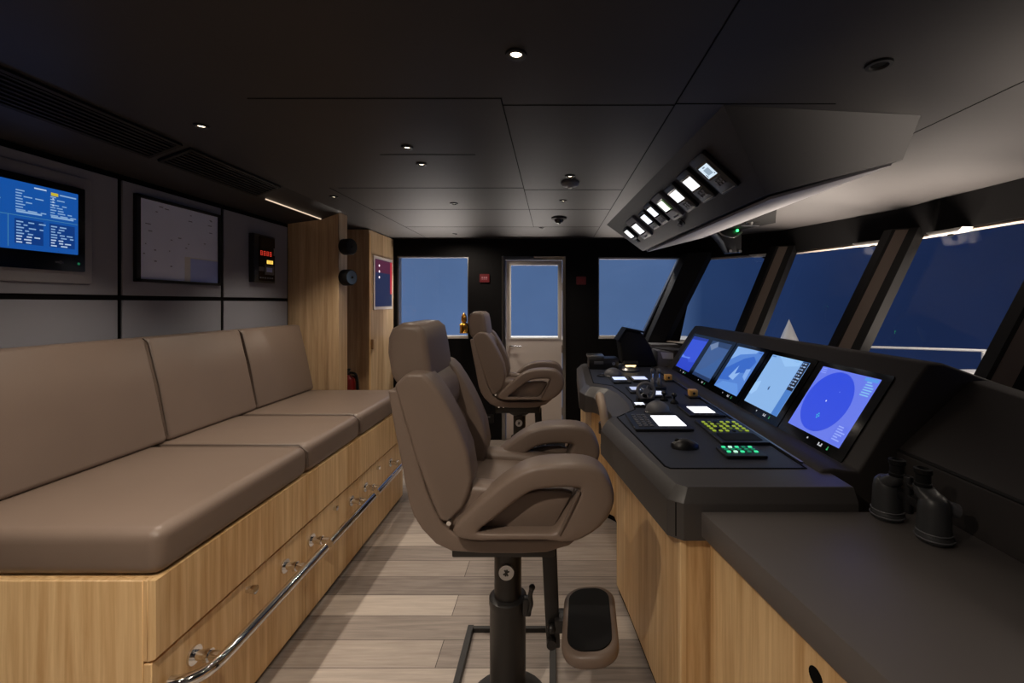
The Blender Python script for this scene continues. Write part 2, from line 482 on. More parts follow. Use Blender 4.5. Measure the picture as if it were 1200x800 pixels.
# ------------------------------------------------------------------ windscreen on the right
H = [Vector((1.55, 4.66, 1.90)), Vector((2.175, 4.14, 1.90)), Vector((2.55, 3.17, 1.90)), Vector((2.62, 2.06, 1.90)), Vector((2.58, .85, 1.90)), Vector((2.35, -.4, 1.90)), Vector((2.0, YB, 1.9))]
L = [Vector((1.07, 4.66, 1.03)), Vector((1.70, 3.92, 1.03)), Vector((2.02, 3.05, 1.03)), Vector((2.10, 2.03, 1.03)), Vector((2.05, .85, 1.03)), Vector((1.85, -.4, 1.03)), Vector((1.6, YB, 1.03))]
def offs(p, d):  # push outward (+x) and away
    return p+Vector((d, 0, 0))
# header beam
b = BM(); rings = []
for h in H:
    rings.append([h+Vector((-.02, 0, 0)), h+Vector((-.085, 0, .199)), h+Vector((.16, .1, .199)), h+Vector((.16, .1, 0))])
loft(b, rings)
struct('wall_header', b, M['blackwall'], smooth=20, label='black beam over the sloping windscreen windows')
# apron under the sill
b = BM(); rings = []
for l in L:
    rings.append([Vector((l.x-.04, l.y, 0)), Vector((l.x-.04, l.y, 1.0)), l+Vector((-.04, 0, 0)), l+Vector((.12, .05, 0)), Vector((l.x+.12, l.y+.05, 0))])
loft(b, rings)
struct('wall_right', b, M['blackwall'], smooth=20)
# panes + reveals
for i in range(4):
    k = i
    A0, A1, B0, B1 = L[k], L[k+1], H[k], H[k+1]
    out = (A1-A0).cross(B0-A0).normalized()
    if out.x < 0: out = -out
    b = BM()
    # frame ring: inset quad
    cs = [A0, A1, B1, B0]; n = 4
    b2 = BM(); q = []
    c = sum(cs, Vector())/4
    def inset(d):
        r = []
        for a in range(4):
            p = cs[a]; e1 = (cs[a-1]-p).normalized(); e2 = (cs[(a+1) % 4]-p).normalized()
            s = (e1+e2).normalized(); ang = e1.angle(e2)/2
            r.append(p+s*(d/math.sin(ang)))
        return r
    o_, i_ = inset(.0), inset(.018)
    off = [Vector(), Vector(), out*.02, out*.02]
    rr = []
    for lo, of in ((o_, off[0]), (i_, off[0]), (i_, off[2]), (o_, off[2])):
        rr.append([b.verts.new(p+of) for p in lo])
    for a in range(4):
        r0, r1 = rr[a], rr[(a+1) % 4]
        for m_ in range(4):
            j = (m_+1) % 4; b.faces.new((r0[m_], r0[j], r1[j], r1[m_]))
    wo = struct('window_%d' % (i+3), b, M['beige'], smooth=0)
    b = BM(); b.faces.new([b.verts.new(p+out*.012) for p in i_]); obj('pane', b, M['glass'], wo, smooth=0)
# pillars between panes
for k, wdt in ((1, .125), (2, .115), (3, .115)):
    h, l = H[k], L[k]
    dl = (L[k+1]-L[k]).normalized(); dm = (L[k-1]-L[k]).normalized()
    inn = (dl+dm); inn.z = 0
    inn = Vector((-1, -.25, 0)).normalized() if inn.length < .05 else inn.normalized()
    if inn.x > 0: inn = -inn
    def ring(p):
        a = p+dm*wdt; c_ = p+dl*wdt
        return [a+(-inn)*.03, a+inn*.03, p+dm*wdt*.45+inn*.16, p+dl*wdt*.15+inn*.17, c_+inn*.05, c_+(-inn)*.03]
    b = BM(); loft(b, [ring(l), ring(h+Vector((0, 0, .05)))])
    po = struct('wall_pillar', b, M['black'], smooth=0, label='black sloping window pillar')
    b = BM()
    def ring2(p):
        c_ = p+dl*wdt; s = p+dl*wdt*.15+inn*.17; t_ = c_+inn*.05
        nrm = (dl+inn).normalized()*.006
        return [s.lerp(t_, .12), s.lerp(t_, .62), s.lerp(t_, .62)+nrm, s.lerp(t_, .12)+nrm]
    loft(b, [ring2(l), ring2(h+Vector((0, 0, .04)))])
    obj('liner', b, M['brown'], po, smooth=0)
# first corner pillar between side window and windscreen
b = BM()
def r0(p, s): return [p+Vector((-.20*s, -.0, 0)), p+Vector((-.16*s, -.08, 0)), p+Vector((.05, -.10, 0)), p+Vector((.12, -.05, 0)), p+Vector((.12, .05, 0)), p+Vector((-.2*s, .05, 0))]
loft(b, [r0(L[0]+Vector((-.0, -.02, -.03)), .7), r0(H[0]+Vector((0, -.02, .05)), 1.0)])
struct('wall_corner', b, M['black'], smooth=0, label='black sloping corner pillar between side window and windscreen')

# wiper motor covers under the header
for k, f_, lab in ((0, .80, 'small white fitting under the beam of the farthest windscreen pane'), (1, .78, 'small white fitting under the beam of the middle windscreen pane'), (2, .30, 'small white fitting under the beam of the nearest windscreen pane')):
    p = H[k].lerp(H[k+1], f_); dr = (H[k+1]-H[k]).normalized()
    t = thing('wiper_motor_cover', lab, 'fitting', p+Vector((-.02, 0, -.03)), group='fittings under the windscreen beam')
    f = frame(p+Vector((-.02, -.01, -.004)), dr, Vector((0, 0, 1)))
    b = BM()
    loft(b, [[p+Vector((-.03, 0, 0))+dr*(s*.13*q)+Vector((0, 0, z)) + Vector((-dr.y, dr.x, 0))*o for s, o in ((-1, -.05), (1, -.05), (1, .03), (-1, .03))] for z, q in ((-.002, 1), (-.03, .72))])
    bevel(b, .006, 2); obj('cover', b, M['white'], t)
    b = BM(); cyl(b, p+Vector((-.03, 0, -.028)), p+Vector((-.03, 0, -.042)), .016); obj('spindle', b, M['black'], t)

# ------------------------------------------------------------------ outside
b = BM(); box(b, 2.15, 5.2, .5, 4.04, .60, .66); fd = struct('foredeck_ground', b, M['foredeck'], label='white foredeck outside the windscreen')
b = BM(); box(b, -3.2, 1.6, 4.80, 5.35, .9, 1.035); struct('side_deck_ground', b, M['foredeck'], label='white side deck ledge outside the far windows')
t = thing('deck_railing', 'white tubular railing on the bow outside the nearest windscreen pane', 'railing', (3.2, 3.6, .66))
b = BM(); tube(b, catmull([(2.75, 4.02, 1.035), (3.2, 3.85, 1.035), (3.66, 3.64, 1.035), (4.4, 3.2, 1.035)], 4), .011, 10); obj('top_rail', b, M['white'], t)
for x, y in ((3.57, 3.68), (4.3, 3.26), (2.78, 4.01)):
    b = BM(); cyl(b, (x, y, .66), (x, y, 1.03), .014, seg=12); obj('post', b, M['white'], t)
t = thing('bulwark', 'white bulwark below the bow railing', 'bulwark', (3.5, 3.6, .66))
b = BM(); box(b, 2.78, 3.5, 3.16, 3.38, .66, .90); bevel(b, .02, 2); obj('wall', b, M['white'], t)
b = BM(); box(b, 2.76, 3.5, 3.14, 3.41, .901, .922); bevel(b, .008, 2); obj('capping', b, M['white'], t)
t = thing('cone_marker', 'white cone on a short mast outside the middle windscreen pane', 'marker', (2.98, 4.7, .0))
b = BM(); lathe(b, [(.0, 1.26), (.05, 1.135), (.12, .96), (.122, .95), (0, .95)], Matrix.Translation((2.50, 4.7, 0))); obj('cone', b, M['white'], t)
b = BM(); cyl(b, (2.50, 4.7, .45), (2.50, 4.7, .95), .02, seg=14); obj('mast', b, M['white'], t)
b = BM(); box(b, 2.35, 2.65, 4.55, 4.85, -.1, .45); obj('plinth', b, M['white'], t)

# ------------------------------------------------------------------ bench with cushions and footrail
bench = thing('bench_settee', 'long taupe leather bench settee on an oak drawer base along the left wall', 'bench', (-1.5, 2.2, 0))
YS = [1.224, 1.975, 2.51, 3.255]
b = BM(); box(b, -1.945, -1.112, 1.235, 3.255, .05, .668); obj('base', b, M['oak'], bench, smooth=0)
b = BM(); box(b, -1.945, -1.15, 1.25, 3.255, 0, .05); obj('plinth', b, M['seam'], bench, smooth=0)
# near end panel
b = BM(); box(b, -1.945, -1.1265, 1.218, 1.2349, .0, .668); box(b, -1.1265, -1.1125, 1.218, 1.2349, .445, .668); bevel(b, .002, 1); obj('end_panel', b, M['oak'], bench)
for i in range(3):
    y0, y1 = YS[i], YS[i+1]
    b = BM(); prism(b, [(-1.112, .445), (-1.092, .452), (-1.09, .456), (-1.09, .668), (-1.112, .668)], 'y', y0+(.0015 if i else -.006), y1-.0015); obj('fascia', b, M['oak'], bench, smooth=20)
    b = BM(); box(b, -1.125, -1.102, (y0+.002 if i else y0-.006), y1-.002, .025, .438); bevel(b, .002, 1)
    dr = obj('drawer', b, M['oak'], bench)
    # rail on two brackets
    ya, yb = (1.30, y1-.02) if i == 0 else (y0+.02, y1-.03)
    pts = [(-1.005, ya, .35), (-1.005, yb, .35)]
    if i == 0: pts = catmull([(-1.09, 1.262, .35), (-1.055, 1.268, .35), (-1.025, 1.29, .35), (-1.009, 1.33, .35), (-1.005, 1.40, .35)], 5)+[Vector((-1.005, yb, .35))]
    b = BM(); tube(b, pts, .018, 16); obj('foot_rail', b, M['chrome'], dr)
    for yy in ((1.36, 1.82), (2.02, 2.42), (2.60, 3.00))[i]:
        b = BM(); cyl(b, (-1.103, yy, .352), (-1.095, yy, .352), .027, seg=24); cyl(b, (-1.1, yy, .352), (-1.012, yy, .350), .0145, seg=16)
        cyl(b, (-1.062, yy, .3512), (-1.05, yy, .351), .019, seg=16); obj('bracket', b, M['chrome'], dr)
    yl = (1.60, 2.235, 2.78)[i]
    b = BM(); cyl(b, (-1.103, yl, .398), (-1.085, yl, .398), .012, seg=16); cyl(b, (-1.085, yl, .398), (-1.07, yl, .398), .015, seg=16) if i == 0 else None
    obj('knob', b, M['chrome'], dr)
# seat cushions
for i in range(3):
    y0, y1 = YS[i], YS[i+1]
    b = BM(); n = 10
    x0, x1 = -1.83, -1.088
    rings = []
    yy0, yy1 = y0+.001, y1-.001
    box(b, x0, x1, yy0, yy1, .668, .80)
    bevel(b, .038, 5)
    # gentle crown on top
    for v in b.verts:
        if v.co.z > .77:
            u = max(0, min(1, (v.co.x-x0)/(x1-x0))); q = max(0, min(1, (v.co.y-yy0)/(yy1-yy0)))
    sc = obj('seat_cushion', b, M['leather'], bench, smooth=60)
    if i:
     b = BM(); tube(b, [(x0+.04, yy0+.005, .797), (x1-.045, yy0+.005, .797), (x1-.008, yy0+.005, .765), (x1-.004, yy0+.005, .70)], .0035, 6)
     obj('piping', b, M['leather2'], sc)
for i in range(3):
    y0, y1 = (YS[0], 2.02, 2.63, 3.255)[i:i+2]
    b = BM(); prism(b, [(-1.745, .80), (-1.80, 1.06), (-1.848, 1.262), (-1.86, 1.272), (-1.944, 1.272), (-1.944, .80)], 'y', y0+.001, y1-.001)
    bevel(b, .026, 5, 50)
    bc = obj('back_cushion', b, M['leather'], bench, smooth=60)
    b = BM(); tube(b, [(-1.757, y0+.006, .83), (-1.80, y0+.006, 1.06), (-1.846, y0+.006, 1.248), (-1.87, y0+.006, 1.27)], .0035, 6); obj('piping', b, M['leather2'], bc)

# ------------------------------------------------------------------ helm chair (local coordinates, faces +x)
def superloop(Os, Is, y0, y1, n=3, p=5.5, seg=28):
    """closed loop sweep: rounded-rectangle section spanning O->I in the xz plane and y0..y1"""
    O = catmull([(a, 0, b_) for a, b_ in Os], n, True); I = catmull([(a, 0, b_) for a, b_ in Is], n, True)
    rings = []
    for o, i in zip(O, I):
        m_ = (o+i)/2; hx = (o-i)/2; hy = (y1-y0)/2; r = []
        for k in range(seg):
            a = 2*PI*k/seg; c_, s_ = math.cos(a), math.sin(a)
            cc = math.copysign(abs(c_)**(2/p), c_); ss = math.copysign(abs(s_)**(2/p), s_)
            q = m_+hx*cc; r.append((q.x, (y0+y1)/2+hy*ss, q.z))
        rings.append(r)
    rings.append(rings[0])
    b = BM(); loft(b, rings, cap=False); bmesh.ops.remove_doubles(b, verts=b.verts, dist=1e-6)
    return b

def helm_chair(loc, label):
    X0 = .16  # shift of measured profile to column axis
    t = thing('helm_chair', label, 'chair', loc, 0, 'helm chairs behind the console')
    sh = lambda pts: [(x+X0, z) for x, z in pts]
    kw = dict(local=True)
    # shell
    out = sh([(-.508,1.163),(-.49,1.06),(-.471,.962),(-.444,.821),(-.428,.775),(-.402,.734),(-.36,.690),(-.312,.668),(-.22,.661),(-.10,.660),(-.02,.664),(.05,.685),(.10,.725)])
    inn = sh([(.085,.735),(.04,.712),(-.03,.705),(-.12,.705),(-.233,.706),(-.30,.718),(-.342,.752),(-.366,.80),(-.39,.86),(-.416,.951),(-.45,1.06),(-.478,1.165)])
    b = BM(); prism(b, out+inn, 'y', -.215, .215); bevel(b, .016, 4, 40); obj('shell', b, M['leather'], t, smooth=70, **kw)
    # back pad: wings and centre
    prof = sh([(-.490,1.176),(-.425,.960),(-.375,.82),(-.348,.760),(-.322,.755),(-.275,.80),(-.256,.845),(-.248,.893),(-.262,.977),(-.288,1.04),(-.312,1.09),(-.34,1.14),(-.372,1.188),(-.40,1.215),(-.45,1.215)])
    bk = None
    for s in (-1, 1):
        b = BM(); a, c_ = sorted((s*.215, s*.095)); prism(b, prof, 'y', a, c_); bevel(b, .022, 4, 40); obj('back_wing', b, M['leather'], t, smooth=70, **kw)
    ctr = []
    fx = lambda z: -.395+X0+(1.2-z)*.21
    zs = [.77, .80, .83, .86, .885, .91, .935, .96, .985, 1.01, 1.035, 1.06, 1.085, 1.11, 1.135, 1.16, 1.2]
    for z in zs:
        lump = .028*abs(math.sin((z-.77)/.1433*PI))**.6
        ctr.append((fx(z)+lump, z))
    rear = [(-.478+X0, 1.2), (-.42+X0, .96), (-.355+X0, .77)]
    b = BM(); prism(b, ctr+rear, 'y', -.10, .10); obj('back_pad', b, M['leather'], t, smooth=60, **kw)
    # headrest
    hp = sh([(-.522,1.20),(-.534,1.27),(-.532,1.318),(-.520,1.348),(-.488,1.366),(-.440,1.364),(-.416,1.345),(-.406,1.30),(-.397,1.24),(-.386,1.175),(-.42,1.155),(-.505,1.165)])
    b = BM(); prism(b, hp, 'y', -.155, .155); bevel(b, .024, 5, 42); obj('headrest', b, M['leather'], t, smooth=70, **kw)
    # seat
    sp_ = sh([(-.335,.72),(-.335,.83),(-.30,.838),(-.10,.826),(.04,.835),(.085,.826),(.105,.795),(.09,.745),(.06,.715)])
    b = BM(); prism(b, sp_, 'y', -.195, .195); bevel(b, .022, 4, 45); obj('seat', b, M['leather'], t, smooth=70, **kw)
    for s in (-1, 1):
        b = BM(); a, c_ = sorted((s*.20, s*.12)); prism(b, sh([(-.32,.72),(-.33,.85),(-.28,.868),(-.18,.858),(.0,.838),(.06,.82),(.06,.72)]), 'y', a, c_); bevel(b, .024, 4, 45); obj('seat_bolster', b, M['leather'], t, smooth=70, **kw)
    # arms
    Os = sh([(-.300,.752),(-.252,.808),(-.196,.860),(-.126,.914),(-.065,.942),(.013,.952),(.098,.949),(.146,.930),(.176,.888),(.184,.838),(.162,.785),(.112,.742),(.055,.722),(-.02,.728),(-.146,.728),(-.25,.728)])
    Is = sh([(-.218,.754),(-.172,.790),(-.118,.833),(-.085,.857),(-.05,.873),(.0,.880),(.058,.880),(.078,.874),(.068,.852),(.055,.826),(.034,.795),(.018,.768),(.000,.750),(-.03,.748),(-.12,.748),(-.19,.749)])
    for s in (-1, 1):
        a, c_ = sorted((s*.265, s*.148)); b = superloop(Os, Is, a, c_); obj('armrest', b, M['leather'], t, smooth=80, **kw)
        b = BM(); pts = [(x, s*.262, z) for x, z in sh([(.02,.745),(.07,.853),(.078,.872)])]; tube(b, pts, .006, 8); obj('arm_piping', b, M['leather2'], t, **kw)
    for s in (-1, 1):
        b = BM(); a, c_ = sorted((s*.196, s*.218)); prism(b, sh([(-.235,.735),(-.20,.772),(-.13,.826),(-.09,.846),(-.04,.857),(.03,.858),(.062,.848),(.035,.80),(.005,.745),(.0,.735)]), 'y', a, c_); bevel(b, .006, 2, 45); obj('arm_infill', b, M['leather'], t, smooth=60, **kw)
    for s in (-1, 1):
        b = BM(); cyl(b, (-.318+X0, s*.205, .758), (-.318+X0, s*.222, .758), .007, seg=12); obj('hinge_bolt', b, M['chrome'], t, **kw)
    # under-frame
    b = BM(); box(b, -.17, .165, -.13, .13, .60, .662); bevel(b, .006, 2); obj('seat_plate', b, M['steelblk'], t, **kw)
    for q in (-.145, -.11):
        b = BM(); cyl(b, (q, -.13, .648), (q, -.133, .648), .006, seg=10); obj('screw', b, M['chrome'], t, **kw)
    b = BM(); lathe(b, [(.0, .60), (.085, .60), (.08, .575), (.055, .558), (.048, .555), (.048, .37), (.0, .37)]); obj('column_tube', b, M['steelblk'], t, **kw)
    b = BM(); lathe(b, [(0, .0), (.145, .0), (.15, .006), (.145, .014), (.075, .02), (.0635, .03), (.0635, .365), (.066, .372), (.066, .392), (.058, .398), (.0, .398)]); obj('pedestal', b, M['steelblk'], t, **kw)
    f = frame((0, -.0475, .505), (1, 0, 0), (0, 0, 1))
    b = BM(); cyl(b, (0, -.046, .505), (0, -.054, .505), .026, seg=28); ds = obj('badge', b, M['silver'], t, **kw)
    b = BM()
    f2 = frame((0, -.0545, .505), (1, 0, 0), (0, 0, 1))
    for ang, r_ in ((30, .012), (75, .012), (120, .012)):
        a = math.radians(ang); c_, s_ = math.cos(a), math.sin(a)
        pts = [(c_*.012-s_*.003, s_*.012+c_*.003), (-c_*.012-s_*.003, -s_*.012+c_*.003), (-c_*.012+s_*.003, -s_*.012-c_*.003), (c_*.012+s_*.003, s_*.012-c_*.003)]
        b.faces.new([b.verts.new(f2 @ Vector((x, y, 0))) for x, y in pts])
    obj('emblem', b, M['steelblk'], ds, local=True, smooth=0)
    # clamp lever
    b = BM(); box(b, .055, .085, -.05, -.02, .35, .41); bevel(b, .006, 2)
    tube(b, catmull([(.078, -.045, .37), (.085, -.055, .40), (.082, -.058, .43), (.088, -.06, .455)], 4), .008, 10); ball(b, (.089, -.06, .46), .011, seg=12)
    obj('clamp_lever', b, M['steelblk'], t, **kw)
    # footrest
    b = BM(); loft(b, [[(.118-.0, -.02, .61), (.172, -.02, .61), (.172, .02, .61), (.118, .02, .61)], [(.138, -.02, .22), (.185, -.02, .22), (.185, .02, .22), (.138, .02, .22)]]); bevel(b, .004, 2); obj('footrest_post', b, M['steelblk'], t, **kw)
    b = BM(); box(b, .165, .25, -.04, .03, .285, .33); bevel(b, .005, 2); ball(b, (.155, -.035, .30), .016, seg=14); cyl(b, (.155, -.04, .245), (.155, -.01, .245), .017, seg=14); obj('footrest_bracket', b, M['steelblk'], t, **kw)
    ta = math.radians(7); f = frame((.285, -.055, .345), (math.cos(ta), -math.sin(ta)*.6, .10), (-math.sin(ta)*1.2, -1, -.04))
    f = f if f.col[2].z > 0 else frame((.285, -.055, .345), (math.cos(ta), -math.sin(ta)*.6, .10), (math.sin(ta)*1.2, 1, .04))
    b = BM(); plate(b, f, .185, .335, -.035, .008, .075, n=8); bevel(b, .014, 3, 60); fr = obj('footrest_pad', b, M['leather'], t, smooth=60, **kw)
    b = BM(); plate(b, f, .145, .285, .004, .013, .058, n=8); obj('grip_mat', b, M['rubber'], fr, local=True)
    # floor frame
    b = BM(); box(b, -.212, -.186, -.36, .37, 0, .022); box(b, .147, .173, -.36, .37, 0, .022); box(b, -.212, .173, .35, .37, 0, .018); bevel(b, .002, 1); obj('floor_frame', b, M['steelblk'], t, **kw)
    return t
ch = helm_chair((-.16, 1.575, 0), 'taupe leather helm chair in the foreground, nearer of the two')
dup(ch, (-.262, 3.47, 0), 'taupe leather helm chair farther back in front of the white door')

# ------------------------------------------------------------------ console
con = thing('helm_console', 'long black helm console with oak base and screen hood, right of the helm chairs', 'console', (.8, 2.7, 0))
TP = [(.425,1.40),(.395,1.425),(.273,2.21),(.30,2.26),(.36,2.31),(.405,2.38),(.425,2.46),(.43,2.6),(.415,2.85),(.375,3.0),(.33,3.06),(.262,3.09),(.235,3.2),(.27,4.20),(.30,4.27),(.95,4.27),(.95,1.40)]
LP = [(.405,1.375),(.362,1.41),(.233,2.17),(.262,2.23),(.30,2.29),(.325,2.37),(.335,2.46),(.34,2.6),(.325,2.82),(.295,2.95),(.27,2.985),(.215,3.0),(.185,3.12),(.225,4.21),(.27,4.30),(.95,4.30),(.95,1.375)]
LZ = [.808]*17
for i in (4, 5, 6, 7, 8, 9): LZ[i] = .775
LZ[3] = LZ[10] = .795
ZD = .85
b = BM()
loft(b, [[(x, y, .692) for x, y in LP], [(x, y, z) for (x, y), z in zip(LP, LZ)], [(x, y, ZD) for x, y in TP]])
bevel(b, .0035, 2, 20)
obj('desk_top', b, M['lip'], con, smooth=14)
INS = [(.41,1.552),(.395,1.575),(.322,2.25),(.40,2.36),(.445,2.42),(.463,2.62),(.45,2.85),(.4126,3.11),(.29,3.21),(.32,4.1),(.35,4.15),(.89,4.15),(.89,1.552)]
def inset_poly(P, d):
    n = len(P); out = []
    ar = sum(P[i][0]*P[(i+1) % n][1]-P[(i+1) % n][0]*P[i][1] for i in range(n))
    for i in range(n):
        p = Vector(P[i]); a = (p-Vector(P[i-1])).normalized(); c_ = (Vector(P[(i+1) % n])-p).normalized()
        na, nc = Vector((-a.y, a.x)), Vector((-c_.y, c_.x))
        if ar < 0: na, nc = -na, -nc
        m_ = (na+nc).normalized(); k = d/max(.4, m_.dot(na)); q = p+m_*k; out.append((q.x, q.y))
    return out
def band(b, P, w_, z0, z1):
    Q = inset_poly(P, w_); n = len(P)
    rs = [[b.verts.new((x, y, z)) for x, y in lo] for lo, z in ((P, z0), (P, z1), (Q, z1), (Q, z0))]
    for k in range(3):
        for i in range(n):
            j = (i+1) % n; b.faces.new((rs[k][i], rs[k][j], rs[k+1][j], rs[k+1][i]))
b = BM(); prism(b, INS, 'z', ZD-.002, ZD+.0012); obj('desk_inlay', b, M['desk'], con, smooth=0)
b = BM(); band(b, INS, .006, ZD-.001, ZD+.0024); obj('inlay_groove', b, M['seam'], con, smooth=0)
# screen hood body
HP = [(.905,ZD-.004),(.92,.860),(.96,.864),(1.01,.856),(1.042,.853),(1.058,.878),(1.238,1.164),(1.262,1.195),(1.285,1.224),(1.335,1.224),(1.60,1.13),(1.66,1.03),(1.66,.3),(1.0,.3),(.905,.692)]
b = BM(); prism(b, HP, 'y', 1.515, 4.02); bevel(b, .012, 3, 28); obj('screen_hood', b, M['dash'], con, smooth=40)
# oak base
BP = [(.402,1.40),(.372,1.69),(.335,2.05),(.315,2.2),(.40,2.32),(.42,2.6),(.40,2.9),(.265,3.06),(.265,4.25),(1.10,4.25),(1.10,1.40)]
b = BM(); prism(b, BP, 'z', .035, .695); bevel(b, .003, 1, 30); obj('base', b, M['oak'], con, smooth=20)
b = BM(); prism(b, [(x+(.012 if x < .5 else 0), y) for x, y in BP], 'z', 0, .04); obj('plinth', b, M['seam'], con, smooth=0)
# recess in near lip face
b = BM(); box(b, .50, .93, 1.366, 1.380, .70, .782); bevel(b, .003, 1); obj('lip_recess', b, M['seam'], con)
b = BM(); cyl(b, (.386, 1.392, .70), (.386, 1.392, .806), .0025, seg=6); obj('corner_seam', b, M['seam'], con)

# right-hand sloping dash beside counter
def sec(y, zt, xt):
    return [(1.17, y, 0), (1.17, y, .925), (1.182, y, .94), (xt, y, zt), (xt+.06, y, zt+.004), (1.98, y, 1.0), (1.98, y, 0)]
b = BM(); loft(b, [sec(YB+.05, 1.0, 1.40), sec(.5, 1.02, 1.42), sec(1.0, 1.06, 1.44), sec(1.37, 1.135, 1.45), sec(1.513, 1.165, 1.42)])
bevel(b, .006, 2, 30)
t = thing('side_dash', 'dark padded dash sloping up to the windows beside the black worktop', 'dash', (1.5, .8, 0))
obj('panel', b, M['dash'], t, smooth=30)
b = BM(); tube(b, [(1.176, YB+.06, .930), (1.176, 1.51, .930)], .006, 8); obj('edge_seam', b, M['black'], t)

# dash deck between hood and windows
b = BM(); prism(b, [(1.665, 1.6), (1.98, 1.6), (1.96, 2.1), (1.90, 3.05), (1.60, 3.9), (1.28, 4.3), (.98, 4.6), (.96, 4.6), (.96, 4.29), (1.1, 4.03), (1.665, 4.03)], 'z', 0, 1.0)
struct('trim_2', b, M['dash'], smooth=0, label='dark ledge between the console hood and the windscreen')

# grab handle in the console bay
b = BM(); tube(b, catmull([(.282, 2.26, .70), (.272, 2.27, .78), (.258, 2.31, .885), (.255, 2.40, .925), (.262, 2.49, .89), (.285, 2.52, .82), (.30, 2.53, .74)], 5), [.022]*31, 14)
bevel(b, .004, 2, 60)
M['beigel'] = plain('beige_leather', (168, 148, 128), .45, bump=.1, scale=340)
hd = thing('grab_handle', 'beige leather padded grab handle standing in the bay of the console edge', 'handle', (.26, 2.4, .70))
obj('grip', b, M['beigel'], hd, smooth=70)
b = BM(); cyl(b, (.282, 2.26, .69), (.282, 2.26, .71), .04); obj('mount', b, M['steelblk'], hd)
b = BM(); cyl(b, (.30, 2.53, .69), (.30, 2.53, .75), .04); obj('mount', b, M['steelblk'], hd)

